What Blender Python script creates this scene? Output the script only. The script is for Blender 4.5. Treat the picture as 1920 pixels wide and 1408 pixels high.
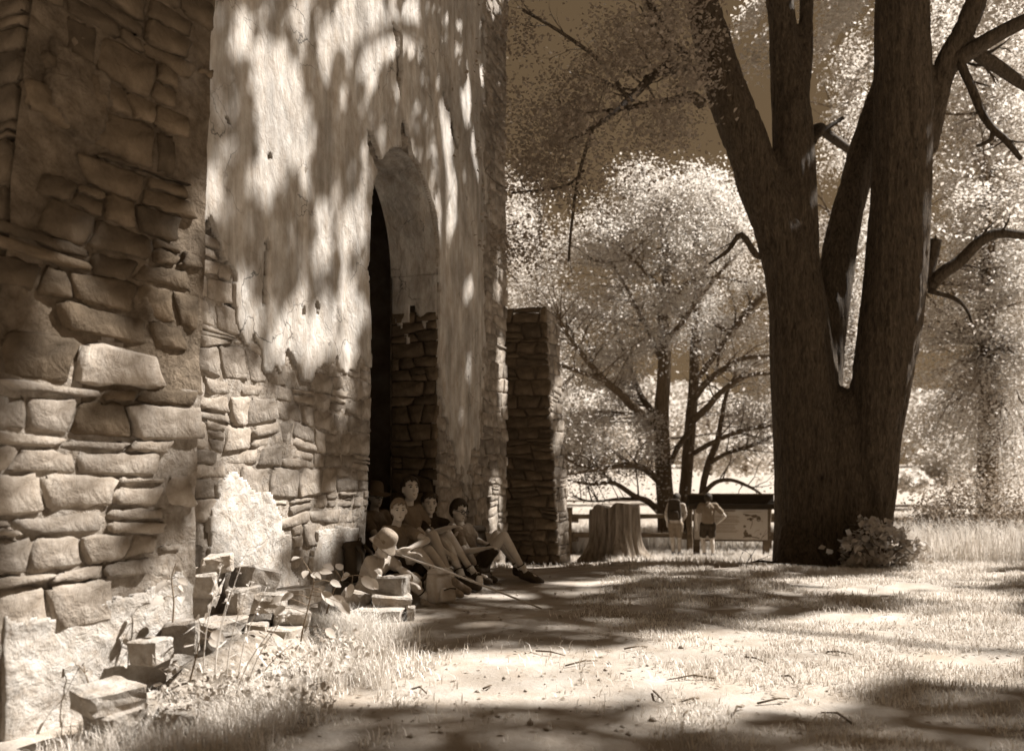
import bpy, bmesh, math, random
import numpy as np
from mathutils import Vector, Matrix, Euler
for o in list(bpy.data.objects): bpy.data.objects.remove(o)
SC = bpy.context.scene
COL = SC.collection
R = random.Random(7)
RNG = np.random.default_rng(11)
PI = math.pi
# ------------------------------------------------------------------ camera
CAMZ, F, CX, HY = 1.15, 1600.0, 960.0, 890.0
cam_d = bpy.data.cameras.new('camera'); cam = bpy.data.objects.new('camera', cam_d); COL.objects.link(cam)
cam.location = (0, 0, CAMZ); cam.rotation_euler = (PI/2, 0, 0)
cam_d.sensor_width = 36; cam_d.lens = 36*F/1920; cam_d.shift_y = (HY-704)/1920
cam_d.dof.use_dof = True; cam_d.dof.focus_distance = 6.5; cam_d.dof.aperture_fstop = 1.7
cam_d.clip_start = .05; cam_d.clip_end = 6000
SC.camera = cam
# ------------------------------------------------------------------ light (sepia print of an infrared negative: dark brown sky, white sun)
SUN_EL = math.radians(50); SUN_AZ = (.96, .28)
S = np.array([SUN_AZ[0]*math.cos(SUN_EL), SUN_AZ[1]*math.cos(SUN_EL), math.sin(SUN_EL)]); S /= np.linalg.norm(S)
world = bpy.data.worlds.new('World'); SC.world = world; world.use_nodes = True
nt = world.node_tree; nt.nodes.clear()
sky = nt.nodes.new('ShaderNodeTexSky'); sky.sky_type = 'NISHITA'; sky.sun_disc = False
sky.sun_elevation = SUN_EL; sky.sun_rotation = math.atan2(S[0], S[1]); sky.air_density = 1.0; sky.dust_density = 1.0
bw = nt.nodes.new('ShaderNodeRGBToBW'); mul = nt.nodes.new('ShaderNodeMix'); mul.data_type = 'RGBA'; mul.blend_type = 'MULTIPLY'
mul.inputs[0].default_value = 1; mul.inputs[7].default_value = (.68, .452, .245, 1)
bg = nt.nodes.new('ShaderNodeBackground'); bg.inputs[1].default_value = .05
out = nt.nodes.new('ShaderNodeOutputWorld')
pw = nt.nodes.new('ShaderNodeMath'); pw.operation = 'POWER'; pw.inputs[1].default_value = .4       # infrared film: an even, dark sky
nt.links.new(sky.outputs[0], bw.inputs[0]); nt.links.new(bw.outputs[0], pw.inputs[0]); nt.links.new(pw.outputs[0], mul.inputs[6]); nt.links.new(mul.outputs[2], bg.inputs[0]); nt.links.new(bg.outputs[0], out.inputs[0])
sl = bpy.data.lights.new('sun', 'SUN'); sun = bpy.data.objects.new('sun', sl); COL.objects.link(sun)
sl.energy = 5.0; sl.angle = math.radians(.9); sl.color = (1, .975, .945)
sun.rotation_euler = Vector(-S).to_track_quat('-Z', 'Y').to_euler(); sun.location = (30, 10, 40)
SC.view_settings.view_transform = 'Standard'; SC.view_settings.look = 'None'; SC.view_settings.gamma = 1
SC.view_settings.use_curve_mapping = False
SC.view_settings.exposure = 1.45
SC.render.engine = 'CYCLES'
SC.cycles.max_bounces = 6; SC.cycles.transparent_max_bounces = 4; SC.cycles.diffuse_bounces = 2
# ------------------------------------------------------------------ helpers
def W(px, py, Y):
    return Vector(((px-CX)/F*Y, Y, CAMZ+(HY-py)/F*Y))
def proj(p):
    p = np.asarray(p, float)
    y = np.maximum(p[..., 1], .05)
    return CX+F*p[..., 0]/y, HY-F*(p[..., 2]-CAMZ)/y
def _h(ix, iy, iz, seed):
    n = (ix*374761393 + iy*668265263 + iz*2147483647 + seed*1274126177) & 0xffffffff
    n = ((n ^ (n >> 13))*1274126177) & 0xffffffff
    n = ((n ^ (n >> 16))*2246822519) & 0xffffffff
    return ((n ^ (n >> 15)) & 0xffff)/65535.0
def vnoise(x, y, z=0, seed=0):
    x, y, z = np.broadcast_arrays(np.asarray(x, float), np.asarray(y, float), np.asarray(z, float))
    xi, yi, zi = np.floor(x), np.floor(y), np.floor(z)
    fx, fy, fz = x-xi, y-yi, z-zi
    fx, fy, fz = fx*fx*(3-2*fx), fy*fy*(3-2*fy), fz*fz*(3-2*fz)
    xi, yi, zi = xi.astype(np.int64), yi.astype(np.int64), zi.astype(np.int64)
    r = 0
    for a in (0, 1):
        for b in (0, 1):
            for c in (0, 1):
                r = r + _h(xi+a, yi+b, zi+c, seed)*np.where(a, fx, 1-fx)*np.where(b, fy, 1-fy)*np.where(c, fz, 1-fz)
    return r
def fbm(x, y, z=0, seed=0, octv=4, gain=.5):
    r, a, f, t = 0, 1, 1, 0
    for i in range(octv):
        r = r+a*vnoise(np.asarray(x)*f, np.asarray(y)*f, np.asarray(z)*f, seed+i*17); t += a; a *= gain; f *= 2.03
    return r/t
def sstep(a, b, x):
    t = np.clip((np.asarray(x, float)-a)/(b-a), 0, 1); return t*t*(3-2*t)
def inpoly(px, py, poly):
    px, py = np.asarray(px, float), np.asarray(py, float); c = np.zeros(px.shape, bool)
    n = len(poly)
    for i in range(n):
        x1, y1 = poly[i]; x2, y2 = poly[(i+1) % n]
        if y1 == y2: continue
        k = ((y1 > py) != (y2 > py)) & (px < (x2-x1)*(py-y1)/(y2-y1)+x1); c ^= k
    return c
def link(o, parent=None):
    COL.objects.link(o)
    if parent is not None: o.parent = parent
    return o
def mesh(name, v, f, m=None, parent=None, smooth=True):
    me = bpy.data.meshes.new(name)
    v = np.asarray(v, np.float32).reshape(-1, 3)
    if isinstance(f, np.ndarray):
        nf, k = f.shape
        me.vertices.add(len(v)); me.vertices.foreach_set('co', v.ravel())
        me.loops.add(nf*k); me.loops.foreach_set('vertex_index', f.astype(np.int32).ravel())
        me.polygons.add(nf); me.polygons.foreach_set('loop_start', np.arange(0, nf*k, k, dtype=np.int32))
        me.polygons.foreach_set('loop_total', np.full(nf, k, np.int32))
        me.update(calc_edges=True); me.validate()
    else:
        me.from_pydata([tuple(map(float, q)) for q in v], [], f); me.update()
    if smooth and len(me.polygons): me.polygons.foreach_set('use_smooth', np.ones(len(me.polygons), bool))
    if m: me.materials.append(m)
    return link(bpy.data.objects.new(name, me), parent)
def bmobj(name, bm, m=None, parent=None, smooth=False):
    me = bpy.data.meshes.new(name); bm.normal_update(); bm.to_mesh(me); bm.free()
    if smooth: me.polygons.foreach_set('use_smooth', np.ones(len(me.polygons), bool))
    if m: me.materials.append(m)
    return link(bpy.data.objects.new(name, me), parent)
def tag(o, label=None, cat=None, group=None, kind=None):
    if label: o['label'] = label
    if cat: o['category'] = cat
    if group: o['group'] = group
    if kind: o['kind'] = kind
    return o
def empty(name, loc, rz=0):
    o = bpy.data.objects.new(name, None); o.empty_display_size = .1; COL.objects.link(o)
    o.location = loc; o.rotation_euler = (0, 0, rz); return o
def grid_faces(nx, ny, off=0):          # vertices index i*ny+j
    i, j = np.meshgrid(np.arange(nx-1), np.arange(ny-1), indexing='ij')
    a = (i*ny+j).ravel()+off
    return np.stack([a, a+ny, a+ny+1, a+1], 1)
def tube(pts, rad, seg=8, cap=True):
    pts = [Vector(p) for p in pts]; n = len(pts); V, Fc = [], []
    up = None
    for i, p in enumerate(pts):
        t = (pts[min(i+1, n-1)]-pts[max(i-1, 0)]).normalized()
        if up is None:
            a = Vector((0, 0, 1)) if abs(t.z) < .9 else Vector((1, 0, 0)); up = t.cross(a).normalized()
        up = (up-t*up.dot(t)).normalized(); w = t.cross(up)
        for k in range(seg):
            th = 2*PI*k/seg; V.append(p+(up*math.cos(th)+w*math.sin(th))*rad[i])
    for i in range(n-1):
        for k in range(seg):
            k2 = (k+1) % seg; Fc.append((i*seg+k, i*seg+k2, (i+1)*seg+k2, (i+1)*seg+k))
    if cap:
        Fc.append(tuple(range(seg-1, -1, -1))); Fc.append(tuple((n-1)*seg+k for k in range(seg)))
    return V, Fc
def join(parts):
    V, Fc, o = [], [], 0
    for v, f in parts:
        V += [tuple(q) for q in v]; Fc += [tuple(i+o for i in q) for q in f]; o += len(v)
    return V, Fc
def ball(c, r, seg=10, rings=7, sc=(1, 1, 1), rot=None):
    V, Fc = [], []
    M = rot or Matrix.Identity(3)
    V.append(Vector((0, 0, 1)))
    for i in range(1, rings):
        a = PI*i/rings
        for k in range(seg):
            b = 2*PI*k/seg; V.append(Vector((math.sin(a)*math.cos(b), math.sin(a)*math.sin(b), math.cos(a))))
    V.append(Vector((0, 0, -1)))
    for k in range(seg): Fc.append((0, 1+k, 1+(k+1) % seg))
    for i in range(rings-2):
        for k in range(seg):
            a, b = 1+i*seg+k, 1+i*seg+(k+1) % seg; Fc.append((a, a+seg, b+seg, b))
    L = len(V)-1; o = 1+(rings-2)*seg
    for k in range(seg): Fc.append((L, o+(k+1) % seg, o+k))
    V = [M@Vector((q.x*r*sc[0], q.y*r*sc[1], q.z*r*sc[2]))+Vector(c) for q in V]
    return V, Fc
def chain(pts, rads, seg=12):           # tapered tube with ball ends, for voxel union
    return join([tube(pts, rads, seg), ball(pts[0], rads[0]), ball(pts[-1], rads[-1])])
def smoothpath(pts, rad, n=4):          # catmull-rom
    P = [Vector(p) for p in pts]; Q, q = [], []
    for i in range(len(P)-1):
        p0, p1, p2, p3 = P[max(i-1, 0)], P[i], P[i+1], P[min(i+2, len(P)-1)]
        for k in range(n):
            t = k/n
            Q.append(.5*((2*p1)+(p2-p0)*t+(2*p0-5*p1+4*p2-p3)*t*t+(3*p1-p0-3*p2+p3)*t**3)); q.append(rad[i]+(rad[i+1]-rad[i])*t)
    Q.append(P[-1]); q.append(rad[-1]); return Q, q
def remesh(name, vf, voxel, m=None, parent=None, smooth_it=2, decim=None):
    v, f = vf
    me = bpy.data.meshes.new(name); me.from_pydata([tuple(q) for q in v], [], f); me.update()
    o = link(bpy.data.objects.new(name, me))
    md = o.modifiers.new('r', 'REMESH'); md.mode = 'VOXEL'; md.voxel_size = voxel; md.use_smooth_shade = True
    if smooth_it:
        ms = o.modifiers.new('s', 'SMOOTH'); ms.factor = .5; ms.iterations = smooth_it
    if decim:
        dm = o.modifiers.new('d', 'DECIMATE'); dm.ratio = decim
    dg = bpy.context.evaluated_depsgraph_get(); me2 = bpy.data.meshes.new_from_object(o.evaluated_get(dg))
    me2.name = name
    bpy.data.objects.remove(o); bpy.data.meshes.remove(me)
    me2.polygons.foreach_set('use_smooth', np.ones(len(me2.polygons), bool))
    me2.materials.clear()
    if m: me2.materials.append(m)
    return link(bpy.data.objects.new(name, me2), parent)
def getco(o):
    a = np.empty(len(o.data.vertices)*3, np.float32); o.data.vertices.foreach_get('co', a); return a.reshape(-1, 3)
def getno(o):
    a = np.empty(len(o.data.vertices)*3, np.float32); o.data.vertices.foreach_get('normal', a); return a.reshape(-1, 3)
def setco(o, a):
    o.data.vertices.foreach_set('co', np.asarray(a, np.float32).ravel()); o.data.update()
# ------------------------------------------------------------------ materials
def T(v, w=0.0):                          # a neutral-to-brown print tone of reflectance v
    s = min(1, max(0, (v-.08)/.5)); return (v, v*(.73+.2*s-.07*w), v*(.47+.37*s-.13*w), 1)
MATS = {}
def material(name, v, rough=.85, var=.25, scale=6.0, bump=.3, bscale=30.0, detail=6, spec=.2, stretch=(1, 1, 1), warm=0.0, blotch=0.0, blotch_scale=1.2,
             per_obj=.0, transl=0.0, coord='Object', dist=.02, bump2=0.0, b2scale=7.0, cracks=0.0, runs=0.0, distort=0.0):
    m = bpy.data.materials.new(name); m.use_nodes = True; MATS[name] = m
    t = m.node_tree; N, L = t.nodes, t.links; N.clear()
    o = N.new('ShaderNodeOutputMaterial'); b = N.new('ShaderNodeBsdfPrincipled')
    b.inputs['Roughness'].default_value = rough; b.inputs['Specular IOR Level'].default_value = spec
    tc = N.new('ShaderNodeTexCoord'); mp = N.new('ShaderNodeMapping'); mp.inputs['Scale'].default_value = stretch
    if coord == 'World':
        ge = N.new('ShaderNodeNewGeometry'); L.new(ge.outputs['Position'], mp.inputs[0])
    else: L.new(tc.outputs[coord], mp.inputs[0])
    n1 = N.new('ShaderNodeTexNoise'); n1.inputs['Scale'].default_value = scale; n1.inputs['Detail'].default_value = detail; n1.inputs['Roughness'].default_value = .65; n1.inputs['Distortion'].default_value = distort
    L.new(mp.outputs[0], n1.inputs[0])
    r = N.new('ShaderNodeValToRGB'); e = r.color_ramp.elements
    e[0].position, e[1].position = .3, .72
    e[0].color = T(v*(1-var), warm+.3); e[1].color = T(min(.9, v*(1+var*.7)), warm)
    L.new(n1.outputs[0], r.inputs[0]); col = r.outputs[0]
    def mult(col, fac):
        mx = N.new('ShaderNodeMix'); mx.data_type = 'RGBA'; mx.blend_type = 'MULTIPLY'; mx.inputs[0].default_value = 1
        L.new(col, mx.inputs[6]); L.new(fac, mx.inputs[7]); return mx.outputs[2]
    if blotch:
        n2 = N.new('ShaderNodeTexNoise'); n2.inputs['Scale'].default_value = blotch_scale; n2.inputs['Detail'].default_value = 4; L.new(mp.outputs[0], n2.inputs[0])
        r2 = N.new('ShaderNodeMapRange'); r2.inputs[1].default_value = .38; r2.inputs[2].default_value = .62; r2.inputs[3].default_value = 1-blotch; r2.inputs[4].default_value = 1
        L.new(n2.outputs[0], r2.inputs[0]); col = mult(col, r2.outputs[0])
    if per_obj:
        oi = N.new('ShaderNodeObjectInfo'); r3 = N.new('ShaderNodeMapRange'); r3.inputs[3].default_value = 1-per_obj; r3.inputs[4].default_value = 1+per_obj*.6
        L.new(oi.outputs['Random'], r3.inputs[0]); col = mult(col, r3.outputs[0])
    if runs:                               # vertical rain runs and grime
        mp2 = N.new('ShaderNodeMapping'); mp2.inputs['Scale'].default_value = (7, 7, .6); L.new(tc.outputs['Object'], mp2.inputs[0])
        n5 = N.new('ShaderNodeTexNoise'); n5.inputs['Scale'].default_value = 1; n5.inputs['Detail'].default_value = 7; n5.inputs['Roughness'].default_value = .7; L.new(mp2.outputs[0], n5.inputs[0])
        r5 = N.new('ShaderNodeMapRange'); r5.inputs[1].default_value = .36; r5.inputs[2].default_value = .58; r5.inputs[3].default_value = 1-runs; r5.inputs[4].default_value = 1; L.new(n5.outputs[0], r5.inputs[0]); col = mult(col, r5.outputs[0])
    crk = None
    if cracks:
        nw = N.new('ShaderNodeTexNoise'); nw.inputs['Scale'].default_value = 3; nw.inputs['Detail'].default_value = 5; L.new(tc.outputs['Object'], nw.inputs[0])
        ad = N.new('ShaderNodeMix'); ad.data_type = 'RGBA'; ad.blend_type = 'ADD'; ad.inputs[0].default_value = .5; L.new(tc.outputs['Object'], ad.inputs[6]); L.new(nw.outputs[1], ad.inputs[7])
        vo = N.new('ShaderNodeTexVoronoi'); vo.feature = 'DISTANCE_TO_EDGE'; vo.inputs['Scale'].default_value = 1.7; L.new(ad.outputs[2], vo.inputs[0])
        r6 = N.new('ShaderNodeMapRange'); r6.inputs[1].default_value = 0; r6.inputs[2].default_value = .012; r6.inputs[3].default_value = 1-cracks; r6.inputs[4].default_value = 1; L.new(vo.outputs[0], r6.inputs[0])
        n6_ = N.new('ShaderNodeTexNoise'); n6_.inputs['Scale'].default_value = 1.1; L.new(tc.outputs['Object'], n6_.inputs[0]); r7 = N.new('ShaderNodeMapRange'); r7.inputs[1].default_value = .5; r7.inputs[2].default_value = .6; L.new(n6_.outputs[0], r7.inputs[0])
        mc = N.new('ShaderNodeMix'); mc.data_type = 'FLOAT'; L.new(r7.outputs[0], mc.inputs[0]); mc.inputs[2].default_value = 1; L.new(r6.outputs[0], mc.inputs[3]); crk = mc.outputs[0]; col = mult(col, crk)
    L.new(col, b.inputs['Base Color'])
    if bump:
        n3 = N.new('ShaderNodeTexNoise'); n3.inputs['Scale'].default_value = bscale; n3.inputs['Detail'].default_value = 8; n3.inputs['Roughness'].default_value = .7; n3.inputs['Distortion'].default_value = distort; L.new(mp.outputs[0], n3.inputs[0])
        bp = N.new('ShaderNodeBump'); bp.inputs['Strength'].default_value = bump; bp.inputs['Distance'].default_value = dist
        L.new(n3.outputs[0], bp.inputs['Height']); nb = bp.outputs[0]
        if bump2:
            n4 = N.new('ShaderNodeTexNoise'); n4.inputs['Scale'].default_value = b2scale; n4.inputs['Detail'].default_value = 6; n4.inputs['Roughness'].default_value = .6; n4.inputs['Distortion'].default_value = .6; L.new(mp.outputs[0], n4.inputs[0])
            b2 = N.new('ShaderNodeBump'); b2.inputs['Strength'].default_value = bump2; b2.inputs['Distance'].default_value = .05; L.new(n4.outputs[0], b2.inputs['Height']); L.new(nb, b2.inputs['Normal']); nb = b2.outputs[0]
        L.new(nb, b.inputs['Normal'])
    if transl:
        tr = N.new('ShaderNodeBsdfTranslucent'); L.new(col, tr.inputs[0])
        mx = N.new('ShaderNodeMixShader'); mx.inputs[0].default_value = transl; L.new(b.outputs[0], mx.inputs[1]); L.new(tr.outputs[0], mx.inputs[2]); L.new(mx.outputs[0], o.inputs[0])
    else: L.new(b.outputs[0], o.inputs[0])
    return m
M_stone = material('stone', .36, var=.35, scale=7, bump=.5, bscale=34, per_obj=.34, blotch=.28, blotch_scale=5, bump2=.6, b2scale=8)
M_stone_dark = material('stone_shade_dark', .14, var=.4, scale=7, bump=.5, bscale=34, per_obj=.4, blotch=.3, blotch_scale=5, warm=.4, bump2=.6, b2scale=8)  # darker copy of stone, shade put into its colour
M_mortar = material('mortar', .38, var=.35, scale=16, bump=.8, bscale=40, blotch=.3, blotch_scale=4, bump2=.7, b2scale=14)
M_stone_shade = material('stone_pier_shade', .16, var=.35, scale=7, bump=.55, bscale=34, per_obj=.38, blotch=.28, blotch_scale=5, bump2=.65, b2scale=8, warm=.15)  # stone again, darkened to hold the shade on the pier's near side
M_mortar_shade = material('mortar_pier_shade', .17, var=.35, scale=16, bump=.8, bscale=40, blotch=.3, blotch_scale=4, bump2=.7, b2scale=14, warm=.15)  # mortar again, darkened to hold the shade on the pier
M_plaster = material('lime_plaster', .55, var=.28, scale=5.0, bump=.4, bscale=34, blotch=.34, blotch_scale=1.3, stretch=(1.6, 1.6, .9), bump2=.6, b2scale=6, cracks=.75, runs=.3)
M_plaster2 = material('rough_render', .52, var=.25, scale=14, bump=.7, bscale=36, blotch=.2, blotch_scale=3, bump2=.6, b2scale=9, cracks=.6)
M_dark_in = material('interior_masonry', .34, var=.4, scale=4, bump=.6, bscale=12, warm=.5)  # one even tone for the room and the rear faces
M_jamb = material('jamb_shade', .045, var=.4, scale=6, bump=.6, bscale=20, warm=.4)  # far jamb core, near black: the reveal's shade is in the colour
M_bark = material('bark', .115, var=.75, scale=9, bump=1.0, bscale=7, stretch=(3.0, 3.0, .7), warm=.4, dist=.09, coord='World', distort=1.2)
M_bark2 = material('grey_bark', .16, var=.45, scale=9, bump=.8, bscale=12, stretch=(3, 3, .5), warm=.4, dist=.04, coord='World')
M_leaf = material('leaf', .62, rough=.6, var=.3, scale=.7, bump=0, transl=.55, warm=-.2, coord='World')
M_leaf_dull = material('leaf_shade_tone', .30, rough=.6, var=.2, scale=.7, bump=0, transl=.3, warm=0, coord='World')
M_leaf_shade = material('leaf_unseen_crown', .30, rough=.6, var=.2, scale=.7, bump=0, transl=.10, coord='World')  # reflects and transmits little, to deepen the shade cast below
M_grass = material('grass', .74, rough=.8, var=.3, scale=2.2, bump=0, transl=.25, coord='World')
M_wood = material('weathered_wood', .2, var=.35, scale=8, bump=.6, bscale=14, stretch=(1, 1, .3), warm=.3)
M_stump = material('stump_wood', .27, var=.6, scale=7, bump=.9, bscale=8, stretch=(2.6, 2.6, .35), warm=.2, dist=.05)
# ------------------------------------------------------------------ ground
def gz(x, y):
    x, y = np.asarray(x, float), np.asarray(y, float)
    r = np.hypot(x*.55, y)
    z = -.5*sstep(9, 18, r)-1.2*sstep(18, 45, r)+7.5*sstep(110, 420, r)
    z = z+(fbm(x*.45, y*.45, 0, 3, 3)-.5)*.10*sstep(2, 6, r)*(1-sstep(30, 60, r))
    z = z+(fbm(x*2.3, y*2.3, 0, 5, 3)-.5)*.05*(1-sstep(12, 25, r))
    return z
def gzf(x, y): return float(gz(x, y))
def spaced(lo, hi, n, c, near):
    t = np.linspace(-1, 1, n); k = 5.2
    s = np.sinh(k*t)/np.sinh(k); return c+np.where(s < 0, s*(c-lo), s*(hi-c))
gx = spaced(-1600, 1600, 420, 1.0, .1); gy = spaced(-400, 2600, 460, 7.5, .1)
GX, GY = np.meshgrid(gx, gy, indexing='ij')
gv = np.stack([GX, GY, gz(GX, GY)], -1).reshape(-1, 3)
M_ground = material('trodden_earth', .42, var=.25, scale=3.0, bump=.7, bscale=34, blotch=.3, blotch_scale=.9, coord='World')
ground = tag(mesh('ground', gv, grid_faces(len(gx), len(gy)), M_ground), kind='structure')
# ------------------------------------------------------------------ facade frames
class Facade:
    def __init__(s, O, d):
        s.O = np.array([O[0], O[1], 0.]); l = math.hypot(*d); s.d = np.array([d[0]/l, d[1]/l, 0]); s.n = np.array([s.d[1], -s.d[0], 0])
        s.phi = math.atan2(-s.d[1], -s.d[0])
    def world(s, u, w, z):
        u, w, z = np.broadcast_arrays(np.asarray(u, float), np.asarray(w, float), np.asarray(z, float))
        return s.O+u[..., None]*s.d+w[..., None]*s.n+np.stack([0*z, 0*z, z], -1)
    def px(s, u, w, z): return proj(s.world(u, w, z))
def local(u, w, z):                       # facade coordinates -> object space of the thing's Empty
    u, w, z = np.broadcast_arrays(np.asarray(u, float), np.asarray(w, float), np.asarray(z, float)); return np.stack([-u, w, z], -1)
def stone_mesh(c4, plane, rr, m, flip, nx=6, nz=4, rough=.014, lip=.014):
    """one fitted stone: four corners (a,b) in the face, front relief, turned-back edges; returns mesh and centre"""
    (a0, b0), (a1, b1), (a2, b2), (a3, b3) = c4           # bottom-left, bottom-right, top-right, top-left
    ca, cb = (a0+a1+a2+a3)/4, (b0+b1+b2+b3)/4; V = []
    ta, tb = rr.uniform(-.05, .05), rr.uniform(-.06, .06); so = rr.uniform(0, 90); cut = [rr.uniform(.03, .22) for _ in range(4)]
    ss = [0]+[.07+.86*i/(nx-3) for i in range(nx-2)]+[1]; tt = [0]+[.1+.8*i/(nz-3) for i in range(nz-2)]+[1]
    for s_ in ss:
        for t_ in tt:
            a = (a0*(1-s_)+a1*s_)*(1-t_)+(a3*(1-s_)+a2*s_)*t_; b = (b0*(1-s_)+b1*s_)*(1-t_)+(b3*(1-s_)+b2*s_)*t_
            es, et = s_ in (0, 1), t_ in (0, 1)
            if es and et:
                k = cut[int(s_)*2+int(t_)]; a, b = a+(ca-a)*k, b+(cb-b)*k
            if es: a += rr.uniform(-1, 1)*.012
            if et: b += rr.uniform(-1, 1)*.010
            h = ta*(a-ca)+tb*(b-cb)+(float(vnoise(a*9+so, b*11, so, 3))-.5)*rough*2+rr.uniform(-1, 1)*rough*.35-((lip*rr.uniform(.5, 1.5)) if (es or et) else 0)
            V.append((a-ca, h, b-cb))
    f = [tuple(q) for q in grid_faces(nx, nz)]
    per = [i*nz for i in range(nx)]+[(nx-1)*nz+j for j in range(1, nz)]+[i*nz+nz-1 for i in range(nx-2, -1, -1)]+[j for j in range(nz-2, 0, -1)]
    n0 = len(V)
    for i in per: V.append((V[i][0]*.96, -.09, V[i][2]*.96))
    for k in range(len(per)):
        k2 = (k+1) % len(per); f.append((per[k2], per[k], n0+k, n0+k2))
    sx = 1 if flip else -1
    if not flip: f = [q[::-1] for q in f]
    f = [q[::-1] for q in f] if STONE_FLIP else f
    me = bpy.data.meshes.new('stone'); me.from_pydata([(sx*a, h, b) for a, h, b in V], [], f); me.update(); me.materials.append(m)
    me.polygons.foreach_set('use_smooth', np.ones(len(me.polygons), bool)); return me, (ca, cb)
STONE_FLIP = True
def lay_stones(parent, u0, u1, z0, z1, keep, wfun, course=(.12, .24), width=(.16, .46), depth=.07, mat=None, seed=1, slope=0.0, side=None, gap=.010, wob=.12, dark=None, flip=False, nx=6, nz=4):
    """courses of single fitted stones on a facade; side: (a,z)->(loc, rotz) for faces turned round a corner"""
    rr = random.Random(seed); mat = mat or M_stone; zs = [z0]; n = 0
    while zs[-1] < z1: zs.append(zs[-1]+rr.uniform(*course))
    def zl(k, u): return zs[k]+slope*(u-u0)+wob*(float(vnoise(u*1.6+k*3.7, k*.35, 0, seed+50))-.5)
    for k in range(len(zs)-1):
        h = zs[k+1]-zs[k]; u = u0-rr.uniform(0, .2); tl = 0
        while u < u1-.02:
            w = rr.uniform(*width)*(1.3 if h < .14 else 1)
            if u1-u-w < width[0]*.7: w = u1-u
            tr = rr.uniform(-.035, .035) if u+w < u1-.01 else 0
            ub, ut, vb, vt = max(u0, u-tl), max(u0, u+tl), min(u1, u+w-tr), min(u1, u+w+tr)
            if vb-ub < .05: u += w; tl = tr; continue
            q = [(ub, zl(k, ub)), (vb, zl(k, vb)), (vt, zl(k+1, vt)), (ut, zl(k+1, ut))]
            cuts = [(0, 1)]
            if rr.random() < .2 and h > .12: t_ = rr.uniform(.3, .7); cuts = [(0, t_), (t_, 1)]
            elif rr.random() < .06: cuts = [(0, .45), (.45, .72), (.72, 1)]
            for (t0, t1) in cuts:
                L0 = [q[0][i]+(q[3][i]-q[0][i])*t0 for i in (0, 1)]; L1 = [q[0][i]+(q[3][i]-q[0][i])*t1 for i in (0, 1)]; R0 = [q[1][i]+(q[2][i]-q[1][i])*t0 for i in (0, 1)]; R1 = [q[1][i]+(q[2][i]-q[1][i])*t1 for i in (0, 1)]
                g_ = gap*rr.uniform(.3, 1.5); c4 = [(L0[0]+g_, L0[1]+g_*.8), (R0[0]-g_, R0[1]+g_*.8), (R1[0]-g_, R1[1]-g_*.8), (L1[0]+g_, L1[1]-g_*.8)]
                uc, zc = sum(c[0] for c in c4)/4, sum(c[1] for c in c4)/4; ww, hh = R0[0]-L0[0], L1[1]-L0[1]
                if hh < .03 or ww < .04 or not keep(uc, zc, ww, hh): continue
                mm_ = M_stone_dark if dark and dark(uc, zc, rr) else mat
                me, (ca, cb) = stone_mesh(c4, None, rr, mm_, flip, nx, nz); o = bpy.data.objects.new('stone', me); COL.objects.link(o); o.parent = parent
                if side: loc, rz = side(ca, cb)
                else: loc, rz = (-ca, wfun(ca, cb)+rr.uniform(-.014, .012), cb), 0
                o.location = loc; o.rotation_euler = (0, 0, rz); n += 1
            u += w; tl = tr
    return n
def sheet(name, m, parent, cols, zlow, ztop, wfun, mask=None, nz=60, thick=.03, zpow=1.0):
    """displaced sheet on a facade; mask(u,z)->bool keeps cells; edges are turned back by thick"""
    nu = len(cols); U = np.repeat(np.asarray(cols)[:, None], nz, 1)
    t = np.linspace(0, 1, nz)[None, :]**zpow
    zl = np.asarray([zlow(u) for u in cols])[:, None]; zt = np.asarray([ztop(u) for u in cols])[:, None]
    Z = zl+(zt-zl)*t
    Wd = wfun(U, Z); V = local(U, Wd, Z).reshape(-1, 3)
    f = grid_faces(nu, nz)
    if mask is not None:
        k = mask(U, Z).ravel(); f = f[k[f].sum(1) >= 3]
    ed = np.concatenate([f[:, [0, 1]], f[:, [1, 2]], f[:, [2, 3]], f[:, [3, 0]]])
    key = np.sort(ed, 1); kk = key[:, 0]*len(V)+key[:, 1]
    un, idx, cnt = np.unique(kk, return_index=True, return_counts=True); be = ed[idx[cnt == 1]]
    bv = np.unique(be); mp = -np.ones(len(V), int); mp[bv] = len(V)+np.arange(len(bv))
    Vb = V[bv].copy(); Vb[:, 1] -= thick
    side = np.stack([be[:, 1], be[:, 0], mp[be[:, 0]], mp[be[:, 1]]], 1)
    V = np.concatenate([V, Vb]); f = np.concatenate([f, side])
    us = np.unique(f); rm = np.zeros(len(V), int); rm[us] = np.arange(len(us))
    return mesh(name, V[us], rm[f], m, parent)
# ------------------------------------------------------------------ ruined wall with the arched opening
FW = Facade((-1.40, 8.30), (.30, 1.0))
WALL_H, U_L, U_A, U_R, THK = 9.6, -5.2, 1.82, 4.55, .60
Z_SPR, Z_APX = 3.5, 4.62
def arch(u):
    x = (u-U_A/2)/(U_A/2); return Z_SPR+(Z_APX-Z_SPR)*math.sqrt(max(0, 1-abs(x)**2.1))
wall = tag(empty('ruined_wall', (FW.O[0], FW.O[1], 0), FW.phi), 'tall ruined stone wall with flaking plaster and a high arched doorway', 'wall')
def w_low(u, z): return (fbm(u*.7, z*.5, 0, 22, 3)-.5)*.10
def w_core(u, z):
    px, py = FW.px(u, 0, z); d = 0.0
    for h in HOLES: d = d+.11*inpoly(px, py, h)
    return w_low(u, z)-.004+(fbm(u*5, z*5, 0, 21, 4)-.5)*.05-d
def w_plas(u, z): return w_low(u, z)+(fbm(u*4, z*2.4, 0, 31, 4)-.5)*.036+.022
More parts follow.
